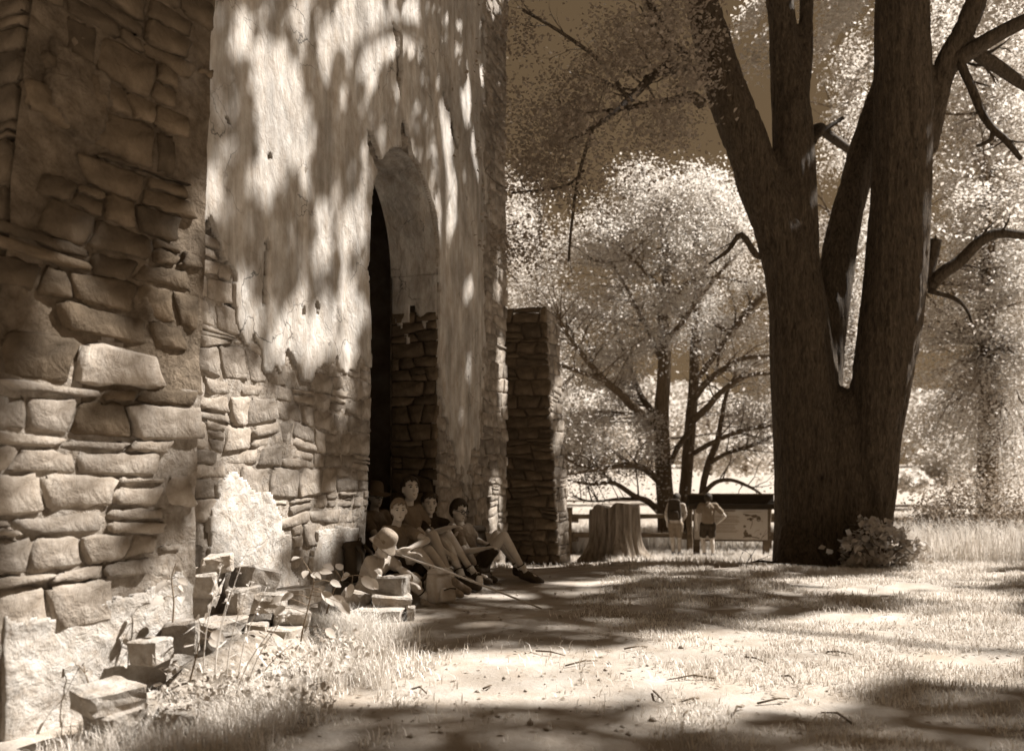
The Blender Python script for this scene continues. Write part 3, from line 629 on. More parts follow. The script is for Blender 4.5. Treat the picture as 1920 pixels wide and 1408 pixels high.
def shadow_px(Q):
    """picture position of the surface point each leaf shades"""
    Q = np.asarray(Q, float); best = np.full(len(Q), 1e9)
    def plane(Fc, u0, u1, z0, z1):
        den = (S*Fc.n).sum(); t = ((Q-Fc.O)*Fc.n).sum(1)/den; H = Q-t[:, None]*S; u = ((H-Fc.O)*Fc.d).sum(1)
        return np.where((t > 0) & (u > u0) & (u < u1) & (H[:, 2] > z0) & (H[:, 2] < z1), t, 1e9)
    best = np.minimum(best, plane(FP, -.2, 1.2, 0, 5.4)); best = np.minimum(best, plane(FW, -5, 4.55, 0, 9.6))
    best = np.minimum(best, (Q[:, 2]+.1)/S[2])
    H = Q-best[:, None]*S; px, py = proj(H); ins = (px > -40) & (px < 1960) & (py > -40) & (py < 1450) & (H[:, 1] > .5)
    Yh = np.maximum(H[:, 1], 1); wallhit = best < (Q[:, 2]+.1)/S[2]-1e-6
    mx = .10*F/Yh*np.where(wallhit, np.where(Yh < 5.2, .8, .12), .8); my = .10*F/Yh*np.where(wallhit, np.where(Yh < 5.2, .8, .3), .07)
    return px, py, ins, mx, my
def thin(Q):
    px, py, ins, mx, my = shadow_px(Q); k = lit(px, py, mx, my)
    lf = (fbm(px*.022, py*.011, 0, 19, 3) > .55) & (px > 385) & (px < 950) & (py < 900)          # leafy sprays left inside the larger gaps
    return Q[~ins | lf | (gc.random(len(Q)) < sstep(.9, 1.1, k)*.998+.002)]
def unseen_canopy_for(P, dens_seed, wantlit=True):
    """leaves of the high crown that stand between the sun and the surface points P"""
    px, py = proj(P); inside = (px > -60) & (px < 1980) & (py > -60) & (py < 1470) & (P[:, 1] > .5)
    k = lit(px+gc.normal(size=len(P))*3, py+gc.normal(size=len(P))*3)
    keep = np.where(inside & wantlit, gc.random(len(P)) < sstep(.86, 1.2, k)*.97+.03, True if not wantlit else fbm(P[:, 0]*.5, P[:, 1]*.5, P[:, 2]*.5, dens_seed, 3) > .45)
    P = P[keep]; h = gc.uniform(8.6, 13.5, len(P)); h = np.maximum(h, P[:, 2]+2.2)
    for _ in range(7):
        t = (h-P[:, 2])/S[2]; Q = P+t[:, None]*S
        bad = (Q[:, 1] > .3) & (np.abs(Q[:, 0]) < .63*Q[:, 1]) & (Q[:, 2] < CAMZ+.5563*Q[:, 1]+.45)
        h = np.where(bad, h+1.3, h)
    return Q[~bad]
def uni(n, lo, hi): return gc.uniform(lo, hi, n)
u, z = uni(15000, -3.6, 4.6), uni(15000, 0, 9.3); c1 = unseen_canopy_for(FW.world(u, 0*u, z), 1)
u, z = uni(4200, -.4, 1.3), uni(4200, 0, 5.2); c2 = unseen_canopy_for(FP.world(u, 0*u, z), 2)
x, y = uni(44000, -3.4, 9.5), uni(44000, 2.2, 16.6); c3 = unseen_canopy_for(np.stack([x, y, gz(x, y)], 1), 3)
x, z = uni(9000, 3.2, 7.2), uni(9000, 0, 9.5); c4 = unseen_canopy_for(np.stack([x, 12.6+0*x, z], 1)[np.random.default_rng(5).random(9000) < .9], 4)
c5 = unseen_canopy_for(viewA[gc.integers(0, len(viewA), 9000)], 5, False)  # unseen leaves added to shade the sprays in view
for c_ in (c1, c2, c3, c4, c5): print('unseen canopy', len(c_))
ml(leaves('crown', thin(np.concatenate([c1, c2, c3, c4, c5])), .20, M_leaf_shade, None, 213, flat=1.2))  # unseen leaves, added to shape the dapples and shade the sprays in view
ml(leaves('crown', thin(viewA), .058, M_leaf_dull, None, 211, flat=1.0))  # darker leaf tone than beside the stems: shade put into the colour
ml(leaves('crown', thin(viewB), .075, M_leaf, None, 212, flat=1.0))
# ------------------------------------------------------------------ slender tree behind the fence
MY = 20.5
mid = tag(empty('young_maple', tuple(W(1262, 1035, MY))), 'pale leaved spreading tree with two slim trunks behind the rail fence', 'tree')
def mm(o, t=None):
    t = t or mid; o.parent = t; o.matrix_parent_inverse = Matrix.Translation(-Vector(t.location)); return o
trunks = [([(1252, 1050, 20), (1249, 960, 17), (1243, 870, 15.5), (1240, 780, 14.5), (1246, 680, 12.5), (1243, 580, 11), (1251, 500, 8.5), (1240, 420, 6), (1222, 350, 3.5), (1208, 318, 2)], 0),
          ([(1276, 1050, 15), (1282, 960, 12.5), (1288, 880, 11.5), (1296, 780, 11), (1301, 710, 9.5), (1302, 640, 8), (1310, 560, 6), (1325, 480, 4), (1335, 400, 2.5)], .5),
          ([(1308, 1050, 8), (1316, 930, 7), (1328, 870, 6.5), (1344, 830, 6), (1352, 790, 5), (1362, 740, 3.5), (1385, 690, 2)], -.4)]
gm = random.Random(9); limbM = []
for L, d0 in trunks:
    p, r = pxpath(L, MY+d0, .2); Q, q = smoothpath(p, r, 5); limbM += Q[len(Q)//3:]; o = mm(mesh('trunk', *tube(Q, q, 12), M_bark2)); bark_relief(o, .012, 9, .8, 6)
mb = [([(1238, 800, 9), (1200, 775, 8), (1165, 740, 7), (1132, 712, 6), (1100, 675, 5), (1070, 636, 3), (1050, 600, 2)], -.2, -2), ([(1243, 700, 8), (1208, 755, 0), (1208, 740, 6)], 0, 0), ([(1240, 790, 7), (1210, 755, 6), (1192, 720, 5), (1170, 660, 4), (1150, 600, 2.5)], .3, 1.5),
      ([(1238, 905, 7), (1210, 880, 6), (1180, 872, 5), (1120, 880, 4), (1060, 890, 2)], -.2, -2.5), ([(1242, 965, 7), (1215, 940, 6), (1190, 930, 5), (1150, 905, 4), (1110, 908, 3), (1065, 900, 2)], -.2, -2), ([(1195, 935, 4), (1160, 935, 3), (1110, 940, 2), (1075, 930, 1.5)], -.6, -1),
      ([(1132, 712, 5), (1095, 700, 4), (1060, 688, 3), (1030, 680, 2)], -1.2, -1), ([(1250, 510, 5), (1275, 480, 4), (1320, 440, 3), (1370, 400, 2)], 0, 1), ([(1250, 560, 5), (1220, 520, 4), (1180, 480, 3), (1130, 440, 2)], 0, -1), ([(1246, 640, 6), (1275, 610, 5), (1310, 560, 4), (1360, 500, 3), (1400, 460, 2)], 0, -1),
      ([(1300, 750, 7), (1322, 720, 6), (1352, 695, 5.5), (1395, 672, 4), (1450, 668, 3)], -.2, -1), ([(1298, 790, 7), (1330, 760, 6), (1352, 735, 5), (1400, 705, 4), (1450, 700, 3)], -.3, -1.5), ([(1330, 600, 5), (1370, 620, 4), (1410, 580, 4), (1435, 550, 3)], -.6, -.8), ([(1300, 720, 6), (1345, 660, 5), (1385, 600, 4.5), (1412, 570, 4), (1432, 548, 3)], -.4, -.6),
      ([(1292, 850, 6), (1262, 800, 5), (1258, 860, 0), (1262, 830, 5)], 0, 0), ([(1316, 930, 5), (1340, 905, 4.5), (1372, 900, 4), (1410, 915, 3), (1432, 930, 2)], -.5, -.6), ([(1328, 870, 5), (1362, 850, 4), (1410, 835, 4), (1455, 815, 3)], -.4, -.6), ([(1300, 850, 5), (1345, 825, 4.5), (1400, 805, 4), (1455, 798, 3)], -.3, -1),
      ([(1246, 690, 6), (1225, 640, 5), (1200, 590, 4), (1175, 540, 3), (1150, 500, 2)], .2, 1), ([(1243, 600, 6), (1262, 560, 5), (1290, 530, 4), (1340, 520, 3), (1400, 530, 2)], .2, -1), ([(1300, 800, 6), (1270, 840, 5), (1258, 870, 4.5)], .2, -.2), ([(1120, 880, 3), (1080, 870, 3), (1050, 850, 2)], -1.8, -.5)]
tipsM = []
for L, d0, dy in mb:
    if any(c == 0 for _, _, c in L): continue
    p, r = pxpath(L, MY+d0, dy); limbM += smoothpath(p, r, 4)[0]; (v, f), tp = branch(p, r, gm, 7, 1.2, 6, .3, 2); mm(mesh('branch', v, f, M_bark2)); tipsM += tp
CR = [(958, 520), (985, 470), (1060, 420), (1110, 380), (1150, 350), (1195, 318), (1230, 335), (1270, 345), (1300, 310), (1340, 318), (1375, 350), (1400, 420), (1430, 520), (1450, 640), (1455, 800), (1440, 860), (1380, 770), (1330, 660), (1250, 640), (1200, 690), (1180, 800), (1100, 850), (1055, 860), (1050, 640), (960, 600)]
_, CA = clumps(CR, (18.6, 23.5), 430, 1, .1, 301, .37, .014)
_, CB = clumps([(1060, 790), (1225, 780), (1235, 840), (1180, 880), (1060, 890)], (19, 21), 40, 1, .1, 302, .4)
_, CT = clumps([(1150, 345), (1195, 305), (1225, 340), (1262, 350), (1300, 305), (1345, 318), (1385, 390), (1380, 480), (1250, 520), (1130, 440)], (19.5, 22.5), 120, 1, .1, 303, .3)
(v, f), PM = feather(limbM, np.concatenate([CA, CB, CT]), 305, 150, .08, .28, 2.6)
mm(mesh('twigs', v, f, M_bark2)); mm(leaves('crown', PM, .064, M_leaf, None, 311, vary=.5, flat=1.0))
gl = np.random.default_rng(4); tp = np.array([tuple(t) for t in tipsM]); tp = np.repeat(tp, 16, 0)+gl.normal(size=(len(tp)*16, 3))*.2
mm(leaves('crown', tp, .064, M_leaf, None, 312, vary=.5, flat=1.0))
# ------------------------------------------------------------------ further trees
def far_tree(name, label, px, base_py, Y, poly, n, per, rad, size, seed, trunk=True, gap=.34, group='trees beyond the fence', m=None, Yd=2.5, gs=.014):
    b = W(px, base_py, Y); t = tag(empty(name, tuple(b)), label, 'tree', group)
    top = min(p[1] for p in poly); L = [(px, base_py+6, 12*20/Y*2), (px+4, base_py+(top-base_py)*.35, 9*20/Y*2), (px-3, base_py+(top-base_py)*.7, 5*20/Y*2), (px, base_py+(top-base_py)*.9, 2*20/Y*2)]
    p, r = pxpath(L, Y); (v, f), _ = branch(p, r, random.Random(seed), 12, (base_py-top)*Y/F*.3, 7, .3, 2, 1.2); mm(mesh('trunk', v, f, M_bark2), t)
    if Y < 40:
        _, C = clumps(poly, (Y-Yd, Y+Yd), n, 1, rad, seed, gap, gs); (v, f), A = feather(smoothpath(p, r, 6)[0][6:], C, seed, per, size, .32, 3.2); mm(mesh('twigs', v, f, M_bark2), t)
    else: A, _ = clumps(poly, (Y-Yd, Y+Yd), n, per, rad, seed, gap, gs)
    mm(leaves('crown', A, size, m or M_leaf, None, seed+1, vary=.5, flat=1.0), t); return t
far_tree('maple_tree', 'bright leafy maple at the right edge beyond the great trunk', 1850, 1010, 23, [(1705, 560), (1735, 470), (1745, 330), (1742, 60), (1800, -20), (1990, -30), (1990, 930), (1900, 960), (1840, 930), (1760, 860), (1700, 800), (1690, 700)], 640, 140, .62, .075, 401, gap=.33)
far_tree('maple_tree', 'pale maple seen through the fork between the great stems', 1590, 990, 27, [(1440, 560), (1510, 330), (1560, 240), (1600, 60), (1650, 60), (1660, 500), (1650, 800), (1600, 760), (1480, 800), (1440, 700)], 230, 120, .7, .08, 411, gap=.38)
far_tree('maple_tree', 'leafy tree half hidden behind the far buttress', 1015, 1000, 24, [(935, 330), (965, 320), (985, 430), (1000, 480), (1050, 560), (1075, 640), (1060, 760), (1060, 860), (1000, 860), (935, 700)], 230, 130, .6, .072, 421, gap=.38)
gk = random.Random(21)
labs = ['rounded pale tree in the far field behind the stump', 'broad far tree between the stump and the young maple', 'far tree above the sign roof', 'low bushy far tree right above the sign', 'far tree crown beside the left edge of the great trunk', 'small dark far tree in the lawn right of the great trunk', 'bushy far tree at the right of the lawn', 'far tree at the right edge of the lawn', 'far tree low behind the far buttress']
spec = [(1130, 890, 80, 70, 150), (1215, 885, 95, 70, 170), (1330, 885, 85, 80, 140), (1395, 878, 70, 60, 70), (1450, 880, 80, 60, 130), (1710, 915, 70, 26, 28), (1770, 905, 80, 50, 100), (1860, 910, 75, 70, 140), (1060, 890, 85, 60, 160)]
for (px, by, Y, hw, ht), lb in zip(spec, labs):
    pl = [(px+hw*math.cos(a)*gk.uniform(.85, 1.1), by-ht*.5+ht*.52*math.sin(a)*gk.uniform(.85, 1.1)) for a in np.linspace(0, 2*PI, 14)[:-1]]
    far_tree('field_tree', lb, px, by, Y, pl, 46, 60, 1.3*hw/60*Y/80, .42*Y/80, 500+px, gap=.25, group='trees across the field', Yd=3, gs=.03)
# woods on the skyline
gw = np.random.default_rng(31); n = 60000
x = gw.uniform(-260, 330, n); y = gw.uniform(300, 340, n); top = 20+9*fbm(x*.03, 0*x, 0, 33, 3)*1.6; zb = gz(x, y)
pts = np.stack([x, y, zb+top*np.sqrt(gw.random(n))], 1)
tag(leaves('distant_woods', pts, 1.9, M_leaf, None, 35), 'band of pale woods along the skyline beyond the field', 'woods', kind='stuff')
# ------------------------------------------------------------------ people
M_skin = material('skin', .50, rough=.6, var=.10, scale=20, bump=.1, warm=.25, spec=.3)
M_hair_d = material('dark_hair', .05, rough=.6, var=.4, scale=40, bump=.6, bscale=60, warm=.6, stretch=(3, 3, .6))
M_hair_l = material('fair_hair', .22, rough=.6, var=.3, scale=40, bump=.6, bscale=60, warm=.5, stretch=(3, 3, .6))
M_shirt = material('grey_shirt', .19, var=.15, scale=14, bump=.5, bscale=18, warm=.2, dist=.03)
M_shirt_l = material('light_shirt', .40, var=.15, scale=14, bump=.5, bscale=18, dist=.03)
M_shirt_m = material('tan_shirt', .22, var=.15, scale=14, bump=.5, bscale=18, warm=.2, dist=.03)
M_dark = material('dark_cloth', .045, var=.3, scale=14, bump=.5, bscale=20, warm=.5, dist=.02)
M_sock = material('pale_sock', .6, var=.1, bump=.5, bscale=60)
M_boot = material('boot_leather', .06, var=.4, scale=18, bump=.4, bscale=40, warm=.5, spec=.4)
M_boot_l = material('tan_boot', .34, var=.4, scale=18, bump=.4, bscale=40, warm=.3)
M_sole = material('rubber_sole', .04, var=.2, bump=.2, warm=.3)
M_eye = material('eye_dark', .03, var=.1, bump=0, rough=.3, spec=.5)
M_lip = material('lip', .22, var=.1, bump=0, warm=.5)
M_felt = material('felt_hat', .11, var=.2, scale=14, bump=.4, bscale=60, warm=.4)
M_canvas = material('canvas_hat', .30, var=.15, scale=22, bump=.5, bscale=90)
M_glass = material('spectacle_frame', .03, var=.1, bump=0, rough=.3, spec=.6)
def etube(pts, ra, rb, axis, seg=16):
    V, Fc = [], []; n = len(pts)
    for i, p in enumerate(pts):
        p = Vector(p); t = (Vector(pts[min(i+1, n-1)])-Vector(pts[max(i-1, 0)])).normalized(); a = Vector(axis); a = (a-t*a.dot(t)).normalized(); b = t.cross(a)
        for k in range(seg):
            th = 2*PI*k/seg; c, s_ = math.cos(th), math.sin(th)
            c = math.copysign(abs(c)**.8, c); s_ = math.copysign(abs(s_)**.8, s_); V.append(p+a*c*ra[i]+b*s_*rb[i])
    for i in range(n-1):
        for k in range(seg):
            k2 = (k+1) % seg; Fc.append((i*seg+k, i*seg+k2, (i+1)*seg+k2, (i+1)*seg+k))
    Fc.append(tuple(range(seg-1, -1, -1))); Fc.append(tuple((n-1)*seg+k for k in range(seg))); return V, Fc
def frame3(fwd, up=(0, 0, 1)):
    y = Vector(fwd).normalized(); z = Vector(up); z = (z-y*z.dot(y)).normalized(); x = y.cross(z); return Matrix((x, y, z)).transposed()     # x right, y forward, z up
def person(label, J, k=1.0, group='hikers resting by the doorway', shirt=None, shorts=None, hair=None, hairlen=0, boots=None, socks=True, sleeve=.62, trouser=.6, hat=None, glasses=False, cat='person', mouth=True, extra=None, back=False):
    base = Vector(J['pelvis']); t = tag(empty('person', (base.x, base.y, gzf(base.x, base.y))), label, cat, group)
    off = Matrix.Translation(-Vector(t.location))
    def put(o, par=None):
        o.parent = par or t; o.matrix_parent_inverse = off; return o
    def putsub(o, par): o.parent = par; o.matrix_parent_inverse = off; return o
    pel, nk, hd = Vector(J['pelvis']), Vector(J['neck']), Vector(J['head']); nk = nk.lerp(hd, .16); tf = Vector(J['tfwd']).normalized(); up = (nk-pel).normalized()
    right = tf.cross(Vector((0, 0, 1))).normalized()
    sw, hw = .155*k*J.get('sw', 1), .085*k
    mid = pel.lerp(nk, .5)-tf*.025*k; ch = pel.lerp(nk, .78)
    body = [etube([pel-up*.07*k, pel+up*.02*k, mid, ch, nk-up*.005], [.10*k, .128*k, .118*k, .142*k, .06*k], [.075*k, .095*k, .088*k, .10*k, .05*k], right)]
    Hm = frame3(J['hfwd'], J.get('hup', (0, 0, 1))); hf = Hm@Vector((0, 1, 0)); hu = Hm@Vector((0, 0, 1)); hr = Hm@Vector((1, 0, 0)); s = k*J.get('hs', 1.0)
    body.append(chain([nk-up*.03*k, hd-hu*.06*s-hf*.015*s], [.05*k, .045*k], 10))
    body.append(ball(hd+hu*.012*s, 1, 18, 14, (.073*s, .092*s, .100*s), Hm))
    body.append(ball(hd-hu*.052*s+hf*.022*s, 1, 16, 12, (.056*s, .066*s, .062*s), Hm))
    body.append(chain([hd+hf*.086*s+hu*.012*s, hd+hf*.104*s-hu*.022*s], [.009*s, .0135*s], 8))
    body.append(ball(hd+hf*.074*s-hu*.09*s, 1, 10, 8, (.022*s, .018*s, .017*s), Hm))
    for q in (-1, 1): body.append(ball(hd+hr*q*.074*s-hf*.005*s-hu*.01*s, 1, 8, 7, (.012*s, .02*s, .031*s), Hm))
    legs, arms = [], []
    cloth, pants = [etube([pel-up*.03*k, pel+up*.05*k, mid, ch, nk-up*.02*k, nk-up*.0*k], [.133*k, .143*k, .136*k, .158*k, .10*k, .058*k], [.098*k, .11*k, .106*k, .115*k, .078*k, .052*k], right)], [etube([pel-up*.085*k, pel, pel+up*.05*k], [.115*k, .14*k, .136*k], [.09*k, .108*k, .102*k], right)]
    for q, A, L in ((1, J['ra'], J['rl']), (-1, J['la'], J['ll'])):
        sh = nk-up*.045*k+right*q*sw; el, wr = Vector(A[0]), Vector(A[1])
        body.append(chain([nk-up*.05*k+right*q*sw*.4, sh], [.05*k, .05*k], 10)); body.append(chain([sh, sh.lerp(el, .5), el], [.047*k, .043*k, .035*k], 10)); body.append(chain([el, el.lerp(wr, .3), wr], [.035*k, .037*k, .023*k], 10))
        hdv = Vector(A[2]).normalized() if len(A) > 2 else (wr-el).normalized(); Pn = frame3(hdv, (-tf*.3+Vector((0, 0, 1)))); px_ = Pn@Vector((1, 0, 0)); pz_ = Pn@Vector((0, 0, 1))
        palm = wr+hdv*.045*k; body.append(ball(palm, 1, 10, 8, (.036*k, .05*k, .017*k), Pn))
        for i, (ox, ln) in enumerate(((-.027, .06), (-.009, .07), (.009, .066), (.026, .052))):
            a = palm+hdv*.032*k+px_*ox*k; b = a+hdv*ln*.55*k-pz_*.008*k; c = b+hdv*ln*.35*k-pz_*.028*k; body.append(chain([a, b, c], [.0095*k, .0088*k, .0075*k], 6))
        th0 = wr+hdv*.02*k-px_*q*.026*k; body.append(chain([th0, th0+hdv*.03*k-px_*q*.022*k, th0+hdv*.055*k-px_*q*.022*k-pz_*.012*k], [.0125*k, .0105*k, .0085*k], 6))
        cloth.append(chain([nk-up*.05*k+right*q*sw*.45, sh], [.062*k, .063*k], 10)); cloth.append(chain([sh, sh.lerp(el, sleeve)], [.061*k, .062*k], 12))
        hp = pel+right*q*hw-up*.02*k; kn, an = Vector(L[0]), Vector(L[1]); toe = Vector(L[2]); dn = (an-kn).normalized(); bk = -(toe-an).normalized()
        body.append(chain([hp, hp.lerp(kn, .5), kn], [.083*k, .07*k, .052*k], 12)); body.append(chain([kn, kn.lerp(an, .3)+bk*.012*k, kn.lerp(an, .7)+bk*.006*k, an], [.051*k, .054*k, .039*k, .032*k], 12)); body.append(chain([an, an.lerp(toe, .6)], [.034*k, .03*k], 8))
        pants.append(chain([hp, hp.lerp(kn, trouser*.5), hp.lerp(kn, trouser)], [.096*k, .09*k, .085*k if trouser < .8 else .07*k], 14))
        # footwear
        fd = (toe-an); fdir = Vector((fd.x, fd.y, fd.z*.6)).normalized(); gz0 = min(an.z-.075*k, toe.z-.01); heel = an-fdir*.035*k+Vector((0, 0, -.045*k)); ball_ = heel+fdir*.17*k; tp = heel+fdir*.225*k
        boots_vf = join([chain([an-fdir*.008*k+dn*-.03*k, heel+Vector((0, 0, .02*k))], [.043*k, .044*k], 10), chain([heel, ball_, tp], [.044*k, .046*k, .036*k], 10), chain([an+dn*.01*k, heel.lerp(ball_, .7)+Vector((0, 0, .02*k))], [.042*k, .038*k], 10)])
        bo = put(remesh('shoe', boots_vf, .011, boots or M_boot, None, 2))
        pr = frame3(fdir); sl_ = [etube([heel-fdir*.045*k-(pr@Vector((0, 0, 1)))*.034*k, heel-(pr@Vector((0, 0, 1)))*.034*k, ball_-(pr@Vector((0, 0, 1)))*.036*k, tp+fdir*.036*k-(pr@Vector((0, 0, 1)))*.03*k], [.028*k, .043*k, .05*k, .026*k], [.013*k]*4, pr@Vector((1, 0, 0)))]
        putsub(mesh('sole', *join(sl_), M_sole), bo)
        if socks: put(mesh('sock', *tube([an-dn*.085*k, an-dn*.03*k, an], [.043*k, .0405*k, .041*k], 12), M_sock))
        if socks and extra != 'nocuff': put(mesh('sock_band', *tube([an-dn*.090*k, an-dn*.080*k], [.0455*k, .0455*k], 12), M_dark))
    def folds(o, amp=.007, sc=22):
        c, n = getco(o), getno(o); q = fbm(c[:, 0]*sc, c[:, 1]*sc, c[:, 2]*sc*.6, 17, 3)-.5; setco(o, c+n*((q*1.2-np.abs(q)*1.4)*amp*2)[:, None]); return o
    put(remesh('body', join(body), .0095, M_skin, None, 3))
    put(folds(remesh('shirt', join(cloth), .012, shirt or M_shirt, None, 2))); put(folds(remesh('shorts' if trouser < .8 else 'trousers', join(pants), .012, shorts or M_dark, None, 2)))
    # face
    for q in (-1, 1):
        e = hd+hf*.078*s+hr*q*.030*s+hu*.012*s; put(mesh('eye', *ball(e+hf*.004*s, 1, 10, 8, (.013*s, .008*s, .0065*s), Hm), M_eye))
        b_ = [hd+hf*.088*s+hr*q*.014*s+hu*.03*s, hd+hf*.085*s+hr*q*.032*s+hu*.034*s, hd+hf*.070*s+hr*q*.050*s+hu*.026*s]; put(mesh('eyebrow', *tube(b_, [.0035*s, .0045*s, .003*s], 6), hair or M_hair_d))
    if mouth: put(mesh('mouth', *tube([hd+hf*.070*s-hr*.028*s-hu*.047*s, hd+hf*.088*s-hu*.061*s, hd+hf*.070*s+hr*.028*s-hu*.047*s], [.003*s, .0058*s, .003*s], 6), M_lip))
    # hair: a shell over the skull, cut by the hairline
    n1, n2 = 26, 20; V, Fc = [], []
    for i in range(n2+1):
        a = PI*i/n2*.80
        for j in range(n1):
            b = 2*PI*j/n1; d = Vector((math.sin(a)*math.cos(b), math.sin(a)*math.sin(b), math.cos(a))); rr_ = 1.0+.05*(float(vnoise(b*3, a*4, hd.x*9, 5))-.5)
            V.append(hd+hu*.014*s+Hm@Vector((d.x*.084*s*rr_, d.y*.103*s*rr_, d.z*.112*s*rr_)))
    for i in range(n2):
        for j in range(n1):
            a = PI*(i+.5)/n2*.80; b = 2*PI*(j+.5)/n1; fy = math.sin(b); z = math.cos(a)
            lim = .52+.12*math.sin(j*2.1) if fy > .45 else (.12 if fy > .05 else (-.55 if fy > -.3 else -.78))
            if z > lim: Fc.append((i*n1+j, (i+1)*n1+j, (i+1)*n1+(j+1) % n1, i*n1+(j+1) % n1))
    ho = put(mesh('hair', V, Fc, hair or M_hair_d)); md = ho.modifiers.new('s', 'SOLIDIFY'); md.thickness = .014*s; md.offset = 0
    if hairlen:
        hb = [etube([hd+hu*.05*s-hf*.06*s, hd-hu*.03*s-hf*.085*s, hd-hu*(.08+hairlen*.5)*s-hf*.075*s, hd-hu*(.08+hairlen)*s-hf*.06*s], [.07*s, .085*s, .075*s, .045*s], [.03*s, .035*s, .035*s, .02*s], hr)]
        putsub(mesh('hair_fall', *join(hb), hair or M_hair_d), ho)
    if glasses:
        g_ = []
        for q in (-1, 1):
            c = hd+hf*.098*s+hr*q*.031*s+hu*.008*s; ring = [c+hr*math.cos(a)*.025*s+hu*math.sin(a)*.018*s for a in np.linspace(0, 2*PI, 17)]; g_.append(tube(ring, [.0042*s]*17, 5))
            g_.append(tube([hd+hf*.096*s+hr*q*.056*s+hu*.012*s, hd+hf*.02*s+hr*q*.08*s+hu*.012*s, hd-hf*.01*s+hr*q*.082*s], [.004*s]*3, 5))
        g_.append(tube([hd+hf*.102*s-hr*.008*s+hu*.01*s, hd+hf*.102*s+hr*.008*s+hu*.01*s], [.004*s]*2, 5)); put(mesh('glasses', *join(g_), M_glass))
    if hat:
        m_, crown, cr_, br = hat['m'], hat['h'], hat['r'], hat['brim']; prof = [(br, hat.get('drop', -.01)), (cr_*1.03, .0), (cr_, .02), (cr_*.97, crown*.6), (cr_*.8, crown*.93), (cr_*.35, crown), (0.001, crown*hat.get('dent', .98))]
        V, Fc = [], []; o0 = hd+hu*hat.get('z', .045)*s; N = 28; tl = hat.get('tilt', 0)
        Ht = Hm@Matrix.Rotation(tl, 3, 'X')
        for r_, z_ in prof:
            for j in range(N): 
                b = 2*PI*j/N; V.append(o0+Ht@Vector((math.cos(b)*r_*.93*s, math.sin(b)*r_*1.1*s, (z_+(.012*math.cos(2*b) if r_ == br else 0))*s)))
        for i in range(len(prof)-1):
            for j in range(N): Fc.append((i*N+j, i*N+(j+1) % N, (i+1)*N+(j+1) % N, (i+1)*N+j))
        h_ = put(mesh('hat', V, Fc, m_)); md = h_.modifiers.new('s', 'SOLIDIFY'); md.thickness = .007; md2 = h_.modifiers.new('b', 'SUBSURF'); md2.levels = md2.render_levels = 1
        ring = [o0+Ht@Vector((math.cos(b)*cr_*.955*s, math.sin(b)*cr_*1.13*s, .012*s)) for b in np.linspace(0, 2*PI, 25)]; putsub(mesh('hat_band', *tube(ring, [.005*s]*25, 5), M_dark), h_)
    return t, put
def at3(L): return [W(*q) if len(q) == 3 and q[2] > 3 else Vector(q) for q in L]
TF = (.85, -.5, 0)
# man in the felt hat, in the doorway
person('person in a wide dark felt hat and glasses sitting deepest in the doorway', dict(pelvis=W(702, 1050, 9.15), neck=W(701, 963, 9.25), head=W(704, 931, 9.2), tfwd=(.75, -.6, 0), hfwd=(.62, -.78, -.05), hs=1.02,
  ra=at3([(708, 1010, 8.85), (735, 1012, 8.7)]), la=at3([(735, 1005, 9.3), (752, 1012, 9.0)]), rl=at3([(738, 1010, 8.85), (762, 1085, 8.75), (790, 1102, 8.65)]), ll=at3([(752, 1008, 9.2), (775, 1082, 9.2), (800, 1092, 9.1)])),
  shirt=M_shirt_m, hat=dict(m=M_felt, h=.125, r=.088, brim=.165, z=.045, tilt=-.05, drop=-.012), glasses=True)
person('person with short dark hair and sunlit face, sitting tallest of the group', dict(pelvis=W(766, 1066, 8.75), neck=W(765, 953, 8.85), head=W(769, 917, 8.78), tfwd=TF, hfwd=(.52, -.84, .12), hs=1.05,
  ra=at3([(798, 1008, 8.5), (838, 1036, 8.35)]), la=at3([(806, 992, 9.0), (846, 1036, 8.5), (.3, -.5, -.6)]), rl=at3([(812, 1003, 8.45), (846, 1085, 8.25), (878, 1108, 8.15)]), ll=at3([(834, 1004, 8.8), (866, 1083, 8.6), (900, 1098, 8.5)])), 1.05,
  shirt=M_shirt, hairlen=.03)
person('smiling child with fair cropped hair sitting in front of the tallest hiker', dict(pelvis=W(738, 1080, 8.0), neck=W(741, 991, 8.1), head=W(748, 957, 8.02), tfwd=TF, hfwd=(.27, -.95, -.06), hs=1.0,
  ra=at3([(740, 1035, 7.75), (766, 1038, 7.6), (.8, .1, 0)]), la=at3([(801, 1013, 7.85), (768, 1028, 7.62), (-.7, -.3, 0)]), rl=at3([(785, 1035, 7.78), (832, 1092, 7.75), (868, 1118, 7.7)]), ll=at3([(804, 1031, 7.98), (846, 1086, 7.95), (880, 1106, 7.9)])), .93,
  shirt=M_shirt_m, hair=M_hair_l, boots=M_boot_l)
tg, pg = person('person with long dark hair tied back, hands clasped over the knees', dict(pelvis=W(812, 1066, 9.0), neck=W(801, 976, 9.12), head=W(805, 944, 9.05), tfwd=TF, hfwd=(.34, -.92, -.1), hs=1.02,
  ra=at3([(806, 1002, 8.8), (842, 988, 8.68), (.8, .0, .1)]), la=at3([(846, 985, 9.25), (852, 986, 8.8), (-.5, -.5, -.2)]), rl=at3([(838, 998, 8.78), (888, 1075, 8.75), (925, 1088, 8.65)]), ll=at3([(858, 1003, 9.1), (900, 1072, 9.1), (932, 1085, 9.0)])), .98,
  shirt=M_dark, hairlen=.16, boots=M_boot)
